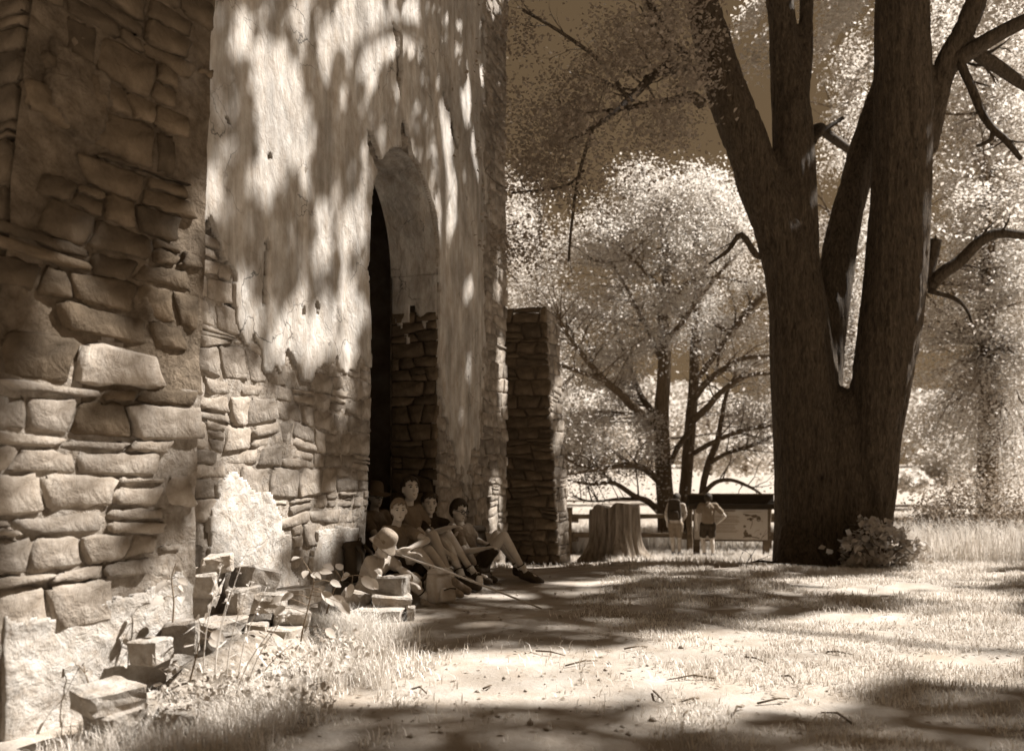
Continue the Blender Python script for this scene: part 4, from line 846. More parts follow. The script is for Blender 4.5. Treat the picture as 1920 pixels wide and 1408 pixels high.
tb, pb = person('boy with dark hair and glasses, bare knees raised, rightmost of the seated group', dict(pelvis=W(892, 1068, 9.25), neck=W(864, 990, 9.3), head=W(860, 957, 9.22), tfwd=(.92, -.38, 0), hfwd=(.74, -.62, -.24), hs=1.04,
  ra=at3([(872, 1035, 9.0), (908, 1028, 8.95)]), la=at3([(893, 1012, 9.5), (915, 1022, 9.3)]), rl=at3([(945, 1004, 9.1), (984, 1072, 9.15), (1017, 1090, 9.1)]), ll=at3([(931, 1002, 9.38), (973, 1066, 9.45), (1005, 1080, 9.4)])), 1.0,
  shirt=M_shirt, shorts=M_dark, glasses=True, socks=True)
t6, p6 = person('child in a pale bucket hat bending forward with a dark backpack on', dict(pelvis=W(692, 1100, 7.6), neck=W(713, 1046, 7.62), head=W(720, 1020, 7.5), tfwd=(.9, -.4, 0), hfwd=(.80, -.42, -.45), hup=(.2, 0, 1), hs=1.05,
  ra=at3([(712, 1088, 7.38), (764, 1092, 7.25), (.9, -.2, -.2)]), la=at3([(752, 1068, 7.65), (772, 1078, 7.5), (.6, -.4, -.4)]), rl=at3([(766, 1086, 7.42), (802, 1122, 7.48), (838, 1134, 7.45)]), ll=at3([(776, 1082, 7.66), (816, 1116, 7.72), (852, 1128, 7.68)])), .93,
  shirt=M_shirt_l, hair=M_hair_l, shorts=M_shirt_l, boots=M_boot_l, hat=dict(m=M_canvas, h=.115, r=.092, brim=.135, z=.03, tilt=-.12, drop=-.055))
# two visitors by the sign
def stand(px, fy, Y, h, **kw):
    f = W(px, fy, Y); x, y = f.x, f.y; g = gzf(x, y); return Vector((x, y, g)), h/1.38
o, k = stand(1267, 1040, 16.9, 1.32); vv = lambda a, b, c: o+Vector((a, b, c))*k
person('child in a pale hooded top with a black backpack, standing left of the sign', dict(pelvis=vv(0, 0, .70), neck=vv(.01, .02, 1.10), head=vv(.03, .05, 1.22), tfwd=(.35, .94, 0), hfwd=(.55, .83, -.1),
  ra=[vv(.22, .06, .86), vv(.17, .22, .74)], la=[vv(-.20, .02, .86), vv(-.15, .14, .72)], rl=[vv(.075, .02, .39), vv(.07, -.02, .07), vv(.10, .12, .02)], ll=[vv(-.06, .02, .39), vv(-.05, -.02, .07), vv(-.04, .13, .02)]), .92*k/1.0,
  'visitors at the sign', shirt=M_shirt_l, shorts=M_shirt_m, hair=M_hair_d, trouser=.72, socks=False)
o2, k2 = stand(1327, 1046, 16.5, 1.32); v2 = lambda a, b, c: o2+Vector((a, b, c))*k2
person('boy in a grey tee shirt and black shorts, hand on hip, reading the sign', dict(pelvis=v2(0, 0, .70), neck=v2(.01, .0, 1.11), head=v2(.02, .04, 1.22), tfwd=(.12, .99, 0), hfwd=(.25, .95, -.25),
  ra=[v2(.34, -.03, .86), v2(.17, .0, .70), (-.7, .3, -.4)], la=[v2(-.23, .0, .88), v2(-.21, .06, .68)], rl=[v2(.09, .02, .39), v2(.10, -.02, .07), v2(.13, .12, .02)], ll=[v2(-.09, .06, .40), v2(-.07, -.03, .08), v2(-.11, .10, .02)]), .92*k2,
  'visitors at the sign', shirt=M_shirt, shorts=M_dark, hair=M_hair_d, trouser=.70, socks=False, boots=M_boot)
# ------------------------------------------------------------------ packs and walking stick
def backpack(label, c, fwd, w, h, d, m, tilt=0, group='hikers\' packs'):
    """standing pack: rounded body, front pocket, lid, two straps, top loop; fwd = direction the pocket faces"""
    Fm = frame3(fwd)@Matrix.Rotation(tilt, 3, 'X'); t = tag(empty('backpack', tuple(c)), label, 'backpack', group); t.rotation_euler = Fm.to_euler()
    def rb(x0, x1, y0, y1, z0, z1, rr_):
        return chain_box(x0, x1, y0, y1, z0, z1, rr_)
    def chain_box(x0, x1, y0, y1, z0, z1, r_):
        V = []; Fc = []
        for i, z in enumerate(np.linspace(z0, z1, 7)):
            q = (z-z0)/(z1-z0); sx = 1-.22*max(0, q-.55)/.45-.12*max(0, .12-q)/.12; 
            for j in range(16):
                a = 2*PI*j/16; cx, sy = math.cos(a), math.sin(a); cx = math.copysign(abs(cx)**.55, cx); sy = math.copysign(abs(sy)**.55, sy)
                V.append(((x0+x1)/2+(x1-x0)/2*cx*sx, (y0+y1)/2+(y1-y0)/2*sy*sx, z))
        for i in range(6):
            for j in range(16): Fc.append((i*16+j, i*16+(j+1) % 16, (i+1)*16+(j+1) % 16, (i+1)*16+j))
        Fc.append(tuple(range(15, -1, -1))); Fc.append(tuple(96+j for j in range(16))); return V, Fc
    b = mesh('pack_body', *rb(-w/2, w/2, -d/2, d/2, 0, h, .03), m, t); md = b.modifiers.new('s', 'SUBSURF'); md.levels = md.render_levels = 1
    p = mesh('front_pocket', *rb(-w*.36, w*.36, d*.38, d*.75, h*.06, h*.5, .02), m, t); md = p.modifiers.new('s', 'SUBSURF'); md.levels = md.render_levels = 1
    l = mesh('lid', *rb(-w*.42, w*.42, -d*.42, d*.56, h*.86, h*1.06, .02), m, t); md = l.modifiers.new('s', 'SUBSURF'); md.levels = md.render_levels = 1
    for q in (-1, 1): mesh('strap', *tube([(q*w*.22, -d*.45, h*.92), (q*w*.3, -d*.85, h*.7), (q*w*.32, -d*.8, h*.35), (q*w*.4, -d*.45, h*.08)], [.016, .018, .015, .01], 6), M_dark, t)
    mesh('zip', *tube([(-w*.30, d*.77, h*.42), (0, d*.79, h*.46), (w*.30, d*.77, h*.42)], [.006]*3, 5), M_dark, t)
    mesh('haul_loop', *tube([(-.03, -d*.4, h*1.0), (-.02, -d*.5, h*1.1), (.02, -d*.5, h*1.1), (.03, -d*.4, h*1.0)], [.006]*4, 5), M_dark, t); return t
backpack('dark backpack worn by the child in the bucket hat', W(672, 1092, 7.72), (-.9, .35, .1), .24, .36, .15, M_dark, -.25)
backpack('black backpack worn by the child in the hooded top', o+Vector((-.05, -.13, .74)), (-.35, -.94, 0), .28, .40, .14, M_dark)
pk = W(826, 1130, 7.5); backpack('pale canvas daypack standing on the ground before the seated child', Vector((pk.x, pk.y, gzf(pk.x, pk.y)+.01)), (.75, -.65, 0), .24, .30, .17, M_shirt_l, .1)
pk = W(902, 1075, 9.6); backpack('black backpack behind the raised knees of the boy with glasses', Vector((pk.x-.05, pk.y, gzf(pk.x, pk.y)+.18)), (.7, -.7, 0), .30, .40, .18, M_dark, .1)
pk = W(934, 1092, 8.9); t = backpack('black pack lying flat on the ground between the boots', Vector((pk.x-.12, pk.y, gzf(pk.x, pk.y)+.09)), (.1, -.1, 1), .24, .34, .12, M_dark, 0)
st = mesh('walking_stick', *tube([W(742, 1038, 7.62), W(830, 1068, 7.3), W(930, 1107, 7.3), W(1016, 1141, 7.32)], [.010, .0105, .0095, .007], 8), material('peeled_stick', .5, var=.3, scale=8, bump=.4)); tag(st, 'long peeled walking stick slanting from the seated group to the path', 'stick')
bt = empty('water_bottle', tuple(W(899, 1098, 8.55))); bt.location.z = gzf(bt.location.x, bt.location.y); tag(bt, 'pale water bottle standing among the boots', 'bottle')
def lathe(prof, N=18):
    V, Fc = [], []
    for r_, z_ in prof:
        for j in range(N): V.append((r_*math.cos(2*PI*j/N), r_*math.sin(2*PI*j/N), z_))
    for i in range(len(prof)-1):
        for j in range(N): Fc.append((i*N+j, i*N+(j+1) % N, (i+1)*N+(j+1) % N, (i+1)*N+j))
    return V, Fc
mesh('bottle_body', *lathe([(.001, 0), (.036, .002), (.038, .02), (.038, .13), (.03, .16), (.018, .175)]), M_sock, bt); mesh('cap', *lathe([(.02, .173), (.021, .195), (.001, .197)]), M_dark, bt)
# ------------------------------------------------------------------ tree stump
sp = W(1153, 1038, 14.6); sx, sy = sp.x, sp.y; sg = gzf(sx, sy)
stump = tag(empty('tree_stump', (sx, sy, sg)), 'broad weathered tree stump with flaring roots before the rail fence', 'stump')
nz_, na_ = 46, 120; V = []
for i in range(nz_):
    q = i/(nz_-1); z = -.08+q*1.0
    for j in range(na_):
        a = 2*PI*j/na_; fl = math.exp(-max(0, z)*4.2)
        lob = .5+.5*math.cos(a*5+.8+.5*math.sin(a*2)); lob2 = .5+.5*math.cos(a*9+2)
        r_ = .34+.04*math.cos(2*a+1)+.05*math.exp(-max(0, z)*1.8)+fl*(.06+.20*lob**2+.07*lob2)+.42*fl*fl*math.exp(-((a-5.75)/.22)**2)+.10*fl*math.exp(-((a-.3)/.3)**2)
        r_ += .10*(float(fbm(math.cos(a)*3, math.sin(a)*3, z*.9, 8, 3))-.5)+.08*(float(vnoise(a*11, z*1.4, 0, 19))-.5)+.012*math.cos(a*23+z*1.5+5*float(vnoise(a*3, z, 0, 9)))
        zz_ = z+(.22*(float(vnoise(math.cos(a)*2+4, math.sin(a)*2+4, 0, 12))-.5) if q > .97 else 0); V.append((r_*math.cos(a), r_*math.sin(a), zz_))
mesh('stump_side', V, [tuple(x) for x in np.stack([(np.arange(nz_-1)[:, None]*na_+np.arange(na_)).ravel(), (np.arange(nz_-1)[:, None]*na_+(np.arange(na_)+1) % na_).ravel(), (np.arange(1, nz_)[:, None]*na_+(np.arange(na_)+1) % na_).ravel(), (np.arange(1, nz_)[:, None]*na_+np.arange(na_)).ravel()], 1)], M_stump, stump)
top = V[-na_:]; tv = list(top); tf_ = []
for ring, rr_ in enumerate((.85, .6, .3)):
    for (x, y, z) in top: tv.append((x*rr_, y*rr_, z-.012*(1+ring)+.012*(float(vnoise(x*rr_*9, y*rr_*9, 0, 14))-.5)))
for ring in range(3):
    for j in range(na_): tf_.append((ring*na_+j, ring*na_+(j+1) % na_, (ring+1)*na_+(j+1) % na_, (ring+1)*na_+j))
tf_.append(tuple(3*na_+j for j in range(na_))); mesh('sawn_top', tv, tf_, M_stump, stump)
# ------------------------------------------------------------------ rail fence: posts stand in the ground, rails slot into them
def rough_beam(p, q, w, h, seed, n=7, taper=1.0):
    p, q = Vector(p), Vector(q); d = (q-p); t = d.normalized(); s = t.cross(Vector((0, 0, 1)))
    if s.length < .1: s = Vector((1, 0, 0))
    s.normalize(); u = s.cross(t); V, Fc = [], []; g = random.Random(seed)
    for i in range(n):
        c = p+d*i/(n-1)+s*g.uniform(-.012, .012)+u*g.uniform(-.012, .012); k = 1+(taper-1)*i/(n-1)
        for a, b in ((-1, -.6), (-.6, -1), (.6, -1), (1, -.6), (1, .6), (.6, 1), (-.6, 1), (-1, .6)): V.append(c+s*a*w/2*k*g.uniform(.88, 1.08)+u*b*h/2*k*g.uniform(.88, 1.08))
    for i in range(n-1):
        for j in range(8): Fc.append((i*8+j, i*8+(j+1) % 8, (i+1)*8+(j+1) % 8, (i+1)*8+j))
    Fc.append(tuple(range(7, -1, -1))); Fc.append(tuple((n-1)*8+j for j in range(8))); return V, Fc
M_rail = material('split_rail', .14, var=.4, scale=9, bump=.7, bscale=14, stretch=(.5, 2.5, 2.5), warm=.4, coord='World')
FY = 17.9
fx_px = [905, 1068, 1292, 1444, 1600, 1760, 1925]; lab = ['behind the far buttress', 'beside the far buttress and the stump', 'behind the child with the backpack', 'between the sign and the great trunk', 'hidden behind the great trunk', 'in the tall grass right of the great trunk', 'at the right edge in the tall grass']
sects = ['from the buttress edge to its hidden end', 'passing behind the stump beside the far buttress', 'behind the sign', 'between the sign and the great trunk', 'right of the great trunk in tall grass', 'at the far right in tall grass']
posts = []
for i, px in enumerate(fx_px):
    x = (px-CX)/F*FY; y = FY+(.15 if i % 2 else 0); posts.append((x, y, gzf(x, y)))
fence = []
for i in range(len(posts)-1):
    a, b = posts[i], posts[i+1]; t = tag(empty('rail_fence', a), 'split rail fence section '+sects[i], 'fence', 'sections of the rail fence')
    def fl_(o): o.parent = t; o.matrix_parent_inverse = Matrix.Translation(-Vector(a)); return o
    v, f = rough_beam((a[0], a[1], a[2]-.1), (a[0]+.01, a[1], a[2]+.98), .12, .13, i*5+1); fl_(mesh('post', v, f, M_rail, None, False))
    if i == len(posts)-2:
        v, f = rough_beam((b[0], b[1], b[2]-.1), (b[0]+.01, b[1], b[2]+.98), .12, .13, 99); fl_(mesh('post', v, f, M_rail, None, False))
    for z0 in (.33, .72):
        o_ = .07 if i % 2 else -.0
        v, f = rough_beam((a[0]-.22, a[1]+.075, a[2]+z0+o_), (b[0]+.2, b[1]+.075, b[2]+z0+o_-.02), .075, .10, i*7+int(z0*10)); fl_(mesh('rail', v, f, M_rail, None, False))
# ------------------------------------------------------------------ roofed information sign
M_board = material('sign_board', .42, var=.06, scale=3, bump=.1, rough=.5)
M_print = material('sign_print', .12, var=.1, bump=0, warm=.3)
M_print2 = material('sign_print_pale', .25, var=.1, bump=0, warm=.3)
SY = 17.1; s0, s1 = W(1306, 1045, SY+.05), W(1436, 1045, SY-.1)
sgz = gzf((s0.x+s1.x)/2, SY); sd = Vector((s1.x-s0.x, s1.y-s0.y, 0)); sl_len = sd.length; ang = math.atan2(sd.y, sd.x)
sign = tag(empty('information_sign', (s0.x, s0.y, sgz), ang), 'roofed wooden information board with a map and lines of text', 'sign')
def lb(name, x0, x1, y0, y1, z0, z1, m, par=sign, bev=.006):
    bm = bmesh.new(); bmesh.ops.create_cube(bm, size=1); bmesh.ops.scale(bm, vec=(x1-x0, y1-y0, z1-z0), verts=bm.verts); bmesh.ops.translate(bm, vec=((x0+x1)/2, (y0+y1)/2, (z0+z1)/2), verts=bm.verts)
    if bev: bmesh.ops.bevel(bm, geom=bm.edges[:], offset=bev, segments=2, affect='EDGES')
    return bmobj(name, bm, m, par)
zt_ = lambda py: CAMZ+(HY-py)/F*SY-sgz
Wd = sl_len
lb('post', -.06, .06, -.05, .05, -.15, zt_(938), M_rail); lb('post', Wd-.06, Wd+.06, -.05, .05, -.15, zt_(936), M_rail)
zb, ztp = zt_(1011), zt_(948)
lb('board', -.05, Wd+.02, -.085, -.052, zb, ztp, M_board, bev=.004)
for nm, (x0, x1, z0, z1) in (('frame_rail', (-.06, Wd+.05, ztp, ztp+.035)), ('frame_rail', (-.06, Wd+.05, zb-.03, zb))): lb(nm, x0, x1, -.095, -.05, z0, z1, M_rail, bev=.004)
def pr(x0, x1, z0, z1, m=M_print, nm='print'): lb(nm, x0, x1, -.089, -.0852, z0, z1, m, bev=0)
H_ = ztp-zb; gp = random.Random(4)
x = .36
for wd in (.30, .06, .36):                # headline of three words, letter by letter
    n = max(2, int(wd/.026))
    for i in range(n): pr(x+i*.026, x+i*.026+.02, zb+H_*.905, zb+H_*.95, nm='headline_letter')
    x += wd+.035
for i in range(9): pr(.52+i*.026, .52+i*.026+.02, zb+H_*.835, zb+H_*.88, nm='headline_letter')
for k, zc in enumerate((.70, .66, .60, .56, .52, .46, .42, .37, .33, .27, .23)): pr(.10, .84-gp.uniform(0, .12), zb+H_*zc-.006, zb+H_*zc+.006, M_print2, 'text_line')
def stroke(pts, r_, m=M_print):
    P = [(a, -.0875, zb+H_*b) for a, b in pts]; mesh('map_line', *tube(P, [r_]*len(P), 5), m, sign)
def blob(cx, cz, rx, rz, m=M_print, n=14):
    V = [(cx+rx*math.cos(a)*gp.uniform(.7, 1.1), -.0885, zb+H_*(cz+rz*math.sin(a)*gp.uniform(.7, 1.1))) for a in np.linspace(0, 2*PI, n+1)[:-1]]; V += [(x_, -.0852, z_) for x_, _, z_ in V]
    mesh('map_patch', V, [tuple(range(n))]+[(i, (i+1) % n, n+(i+1) % n, n+i) for i in range(n)], m, sign, False)
blob(1.12, .70, .06, .05); blob(1.20, .64, .05, .05); blob(.98, .72, .05, .025); blob(1.05, .60, .035, .04); blob(.93, .40, .03, .045); blob(.95, .17, .05, .09); blob(1.02, .12, .07, .05); blob(.95, .27, .03, .03); blob(1.24, .18, .012, .03); blob(.585, .775, .022, .022); blob(1.27, .55, .02, .012, M_print2)
stroke([(.90, .76), (1.0, .74), (1.08, .70), (1.15, .72), (1.22, .68), (1.24, .6), (1.2, .55), (1.16, .6)], .009); stroke([(.98, .6), (1.04, .64), (1.1, .62)], .012); stroke([(1.07, .6), (1.08, .5), (1.06, .4), (1.04, .33)], .005); stroke([(.90, .08), (1.05, .10), (1.15, .07), (1.22, .05)], .008); stroke([(1.12, .2), (1.16, .28), (1.22, .3)], .004, M_print2); stroke([(.90, .82), (1.25, .82)], .004, M_print2)
# two-slope plank roof
rz0 = zt_(946)
M_roof = material('roof_shade_plank', .035, var=.4, scale=9, bump=.7, bscale=14, stretch=(.5, 2.5, 2.5), warm=.5)  # roof darkened so the shade of its near slope is in the colour
for side in (-1, 1):
    for k in range(4):
        st_, dz_ = (.028, .066) if side < 0 else (.085, .055)
        y0, y1 = side*(.02+k*st_), side*(.02+(k+1)*st_+.008); z0_, z1_ = rz0+.21-k*dz_, rz0+.21-(k+1)*dz_-.012
        x0, x1 = -.17+R.uniform(-.01, .01), Wd+.15+R.uniform(-.01, .01); th = .022
        V = [(x0, y0, z0_), (x1, y0, z0_), (x1, y1, z1_), (x0, y1, z1_), (x0, y0, z0_-th), (x1, y0, z0_-th), (x1, y1, z1_-th), (x0, y1, z1_-th)]
        Fc = [(0, 1, 2, 3), (7, 6, 5, 4), (0, 4, 5, 1), (1, 5, 6, 2), (2, 6, 7, 3), (3, 7, 4, 0)]
        mesh('roof_plank', V, Fc if side < 0 else [q[::-1] for q in Fc], M_roof, sign, False)
lb('ridge_board', -.18, Wd+.16, -.04, .04, rz0+.195, rz0+.225, M_rail); lb('fascia', -.17, Wd+.15, -.172, -.15, rz0-.085, rz0+.02, M_roof, bev=.003)
for x_ in (-.0, Wd): lb('roof_bracket', x_-.04, x_+.04, -.14, .33, rz0-.03, rz0+.01, M_rail, bev=.004)
# ------------------------------------------------------------------ rubble at the wall foot: every block a thing
def block_mesh(seed, rough=.06):
    g = np.random.default_rng(seed); n = 4; bm = bmesh.new(); bmesh.ops.create_cube(bm, size=1); bmesh.ops.bevel(bm, geom=bm.edges[:], offset=.07, segments=1, affect='EDGES')
    bmesh.ops.subdivide_edges(bm, edges=[e for e in bm.edges if e.calc_length() > .5], cuts=2, use_grid_fill=True)
    c = g.normal(size=(8, 3))*.07
    for v in bm.verts:
        w = [((.5+sx_*v.co.x)*(.5+sy_*v.co.y)*(.5+sz_*v.co.z)) for sx_ in (-1, 1) for sy_ in (-1, 1) for sz_ in (-1, 1)]
        v.co += Vector(sum(w[i]*c[i] for i in range(8)))+Vector(g.normal(size=3)*rough*.3)
    me = bpy.data.meshes.new('rubble_block'); bm.normal_update(); bm.to_mesh(me); bm.free(); me.materials.append(M_block); return me
M_block = material('loose_block', .44, var=.35, scale=9, bump=.6, bscale=40, per_obj=.28, blotch=.3, blotch_scale=7, coord='World', bump2=.5, b2scale=16)
BM = [block_mesh(s) for s in range(9)]
RB = [ # px0, px1, py0, py1, Y, depth, rotz, label
 (162, 246, 1284, 1328, 3.62, .24, -.55, 'large flat slab leaning at the pier foot nearest the camera'), (176, 256, 1330, 1384, 3.64, .20, -.45, 'block lying under the large flat slab'), (272, 296, 1300, 1350, 3.9, .09, -.5, 'rough upright block at the right end of the large slab'),
 (250, 312, 1196, 1240, 4.14, .12, -.3, 'dark squared block above the large slab against the pier'), (312, 370, 1166, 1222, 4.3, .2, .2, 'sunlit rounded block beside the dark squared one'), (300, 366, 1322, 1386, 3.75, .3, .5, 'pointed block in the grass at the bottom edge of the heap'),
 (352, 412, 1116, 1160, 5.2, .3, -.1, 'lowest of three flat blocks stacked by the pier corner'), (353, 417, 1068, 1114, 5.2, .3, .05, 'middle of three flat blocks stacked by the pier corner'), (385, 436, 1040, 1070, 5.25, .26, .25, 'topmost small block of the stack by the pier corner'),
 (446, 514, 1066, 1112, 5.35, .3, .7, 'tilted block with a peaked top in the middle of the heap'), (444, 480, 1100, 1152, 5.2, .24, -.5, 'upright narrow block under the peaked one'), (474, 540, 1108, 1146, 5.3, .3, .1, 'mid grey block right of the narrow upright one'), (515, 590, 1100, 1132, 5.5, .28, -.25, 'bright sunlit slab lying on top of the heap'),
 (512, 572, 1138, 1182, 5.3, .3, .3, 'rounded block below the bright slab'), (462, 508, 1164, 1204, 5.1, .28, .2, 'small dark block half buried in the heap'), (515, 560, 1176, 1214, 5.1, .3, -.3, 'pale block behind the leafy weed'), (436, 494, 1204, 1262, 4.8, .32, .4, 'broken block among the grass stalks'),
 (480, 540, 1248, 1296, 4.6, .3, -.2, 'flat block lying in the grass before the heap'), (532, 584, 1240, 1296, 4.72, .26, .15, 'dark cubic block at the front of the heap'), (592, 650, 1262, 1300, 4.6, .26, -.3, 'low block at the right front of the heap'), (600, 640, 1120, 1160, 6.0, .26, .3, 'dark block between the leafy weed and the bricks'),
 (664, 756, 1138, 1166, 6.75, .24, -.05, 'upper of two long cut blocks at the feet of the bucket hat child'), (672, 752, 1166, 1194, 6.7, .24, .03, 'lower of two long cut blocks at the feet of the bucket hat child'), (690, 736, 1186, 1216, 6.1, .2, .4, 'small pale stone lying alone on the path edge'),
 (708, 764, 1082, 1122, 6.95, .22, -.2, 'pale block with a bright top on the pile before the bucket hat child'), (700, 770, 1112, 1142, 6.9, .24, .2, 'rounded block supporting the pale block'), (640, 690, 1108, 1140, 7.0, .26, .3, 'dark slanting block behind the two long cut blocks'), (762, 778, 1136, 1170, 6.8, .14, .2, 'small broken piece at the end of the two long cut blocks'),
 (380, 440, 1160, 1200, 4.95, .3, -.4, 'weathered block between the pier and the grass stalks'), (395, 452, 1196, 1250, 4.7, .3, .3, 'rough block below the weathered one')]
for i, (a, b, c, d, Y, dp, rz, lb_) in enumerate(RB):
    p = W((a+b)/2, (c+d)/2, Y+dp*.35); o_ = bpy.data.objects.new('rubble_block', BM[i % 9]); COL.objects.link(o_); o_.location = p
    o_.scale = ((b-a)*Y/F*1.0, dp, (d-c)*Y/F*1.02); o_.rotation_euler = (R.uniform(-.1, .1), R.uniform(-.10, .10)+(.3 if 'tilted' in lb_ or 'slanting' in lb_ else 0), rz); tag(o_, lb_, 'block', 'fallen blocks at the wall foot')
# earth and crumbled mortar under the heap
g = np.random.default_rng(61); hx, hy = np.linspace(-2.6, -.7, 60), np.linspace(3.9, 7.4, 90); HX, HYY = np.meshgrid(hx, hy, indexing='ij')
hp, _ = proj(np.stack([HX, HYY, 0*HX], -1))
cl_ = np.interp(HYY, [3.9, 4.6, 5.3, 6.2, 7.4], [-1.75, -1.55, -1.45, -1.42, -1.4]); hh = .26*np.exp(-((HX-cl_)/.28)**2)*sstep(3.9, 4.6, HYY)*(1-sstep(6.4, 7.3, HYY))+(fbm(HX*6, HYY*6, 0, 63, 4)-.5)*.09-.045
tag(mesh('debris_heap', np.stack([HX, HYY, gz(HX, HYY)+hh], -1).reshape(-1, 3), grid_faces(60, 90), M_mortar), 'bank of earth and crumbled mortar along the wall foot', 'debris', kind='stuff')
# ------------------------------------------------------------------ grass
def blades(name, x, y, h, wdt, m, seed, bend=.5, label=None, cat='grass', kind='stuff', z0=None):
    g = np.random.default_rng(seed); n = len(x); z = gz(x, y)-.01 if z0 is None else z0
    a = g.uniform(0, 2*PI, n); dx, dy = np.cos(a), np.sin(a); b = g.uniform(.15, 1, n)*bend; H = h*g.uniform(.5, 1.35, n); w = wdt*g.uniform(.7, 1.3, n)
    tx, ty = -dy, dx; B = np.stack([x, y, z], 1); T_ = np.stack([tx, ty, 0*tx], 1)*w[:, None]*.5; D = np.stack([dx, dy, 0*dx], 1)
    m1 = B+D*(H*b*.35)[:, None]+np.array([0, 0, 1])*(H*.6)[:, None]; tp = B+D*(H*b)[:, None]+np.array([0, 0, 1])*(H*(1-.25*b))[:, None]
    V = np.stack([B-T_, B+T_, m1+T_*.7, m1-T_*.7, tp], 1).reshape(-1, 3); i = np.arange(n)*5
    f = np.concatenate([np.stack([i, i+1, i+2], 1), np.stack([i, i+2, i+3], 1), np.stack([i+3, i+2, i+4], 1)])
    o = mesh(name, V, f, m, None, False)
    if label: tag(o, label, cat, kind=kind)
    return o
gg = np.random.default_rng(91)
def bare(x, y):                             # trodden path: 1 = bare earth
    c = np.interp(y, [2, 4.5, 5.5, 7, 9, 11, 13], [-.1, .15, .25, .0, -.1, .25, .7]); w_ = np.interp(y, [2, 4.5, 5.5, 7, 9, 11, 13], [.45, .65, .85, .8, .65, .5, .4])
    d = np.abs(x-c)/w_+(fbm(x*1.3, y*1.3, 0, 95, 4)-.5)*1.3; return 1-sstep(.7, 1.25, d)
def scatter(n, x0, x1, y0, y1, pw=1.0):
    y = y0+(y1-y0)*gg.random(n)**pw; x = x0+(x1-x0)*gg.random(n); return x, y
x, y = scatter(380000, -3, 10.5, 3.2, 19, 1.5)
p_, _ = proj(np.stack([x, y, 0*x], 1)); k = (p_ > -40) & (p_ < 1960) & (gg.random(len(x)) > bare(x, y)*.93)
k &= (fbm(x*2.6, y*2.6, 0, 97, 4) > .40+.12*gg.random(len(x)))
wl = ((np.stack([x, y, 0*x], 1)-FW.O)*FW.n).sum(1); pi_ = ((np.stack([x, y, 0*x], 1)-FP.O)*FP.n).sum(1); k &= (wl > .05) & ~((pi_ < .02) & (y < 5.2) & (x < 0))
k &= ~((wl < 2.0) & (y > 6.2) & (y < 11.5)); x, y = x[k], y[k]
hgt = .022+.045*fbm(x*.8, y*.8, 0, 98, 3)+.012*y/10
blades('lawn_grass', x, y, hgt, .004+.0007*y, M_grass, 99, .9, 'short pale grass around the trodden path')
x, y = scatter(60000, 1.5, 13, 12.2, 19, 1.0); k = (fbm(x*.9, y*.9, 0, 101, 3) > .45); k &= ~((np.abs(x-4.8) < 1.0) & (np.abs(y-12.6) < .9)); x, y = x[k], y[k]
blades('lawn_grass', x, y, .13, .009, M_grass, 102, .9, 'longer tufted grass round the great trunk and the sign')
x, y = scatter(95000, 4.5, 24, 13.6, 34, 1.3); p_, _ = proj(np.stack([x, y, 0*x], 1)); k = (p_ > 1655) & (p_ < 1990) & (fbm(x*.5, y*.5, 0, 103, 3) > .33); x, y = x[k], y[k]
blades('meadow_grass', x, y, .72, .012, M_grass, 104, .8, 'tall pale meadow grass right of the great trunk')
x, y = scatter(120000, -6, 16, 18.2, 60, 1.8); p_, _ = proj(np.stack([x, y, 0*x], 1)); k = (p_ > 980) & (p_ < 1960); x, y = x[k], y[k]
blades('meadow_grass', x, y, .38, .02, M_grass, 105, .8, 'pale uncut field grass beyond the rail fence')
# foot of the wall: wild tufts
x, y = scatter(30000, -2.4, .1, 3.6, 7.2, 1.0); wl = ((np.stack([x, y, 0*x], 1)-FW.O)*FW.n).sum(1); pi_ = ((np.stack([x, y, 0*x], 1)-FP.O)*FP.n).sum(1)
dd = np.abs(x-np.interp(y, [3.6, 4.2, 4.8, 5.4, 6.2, 7.2], [-1.5, -1.15, -.95, -1.05, -.95, -.6])); k = (dd < .34*gg.random(len(x))+.12) & (y < 6.0) & (fbm(x*2.6, y*2.6, 0, 107, 3) > .44) & (wl > .1) & ((pi_ > .06) | (y > 5)); x, y = x[k], y[k]
blades('wild_grass', x, y, .16, .005, M_grass, 108, 1.1, 'wild grass tufts along the fallen blocks')
x, y = scatter(5000, -1.9, -1.0, 3.35, 4.2, 1.0); k = gg.random(len(x)) < .8; x, y = x[k], y[k]
blades('wild_grass', x, y, .12, .004, M_grass, 109, 1.1, 'fine grass at the pier foot in the near corner')
# bright tangle of dry grass behind the leafy weed
c = W(610, 1190, 5.7); n = 5200; x = c.x+gg.normal(size=n)*.17; y = c.y+gg.normal(size=n)*.16
blades('dry_grass_tuft', x, y, .24, .004, material('dry_grass', .75, var=.15, bump=0, transl=.2, coord='World'), 110, 1.3, 'bright tangled tuft of dry grass right of the leafy weed', 'grass tuft', None)
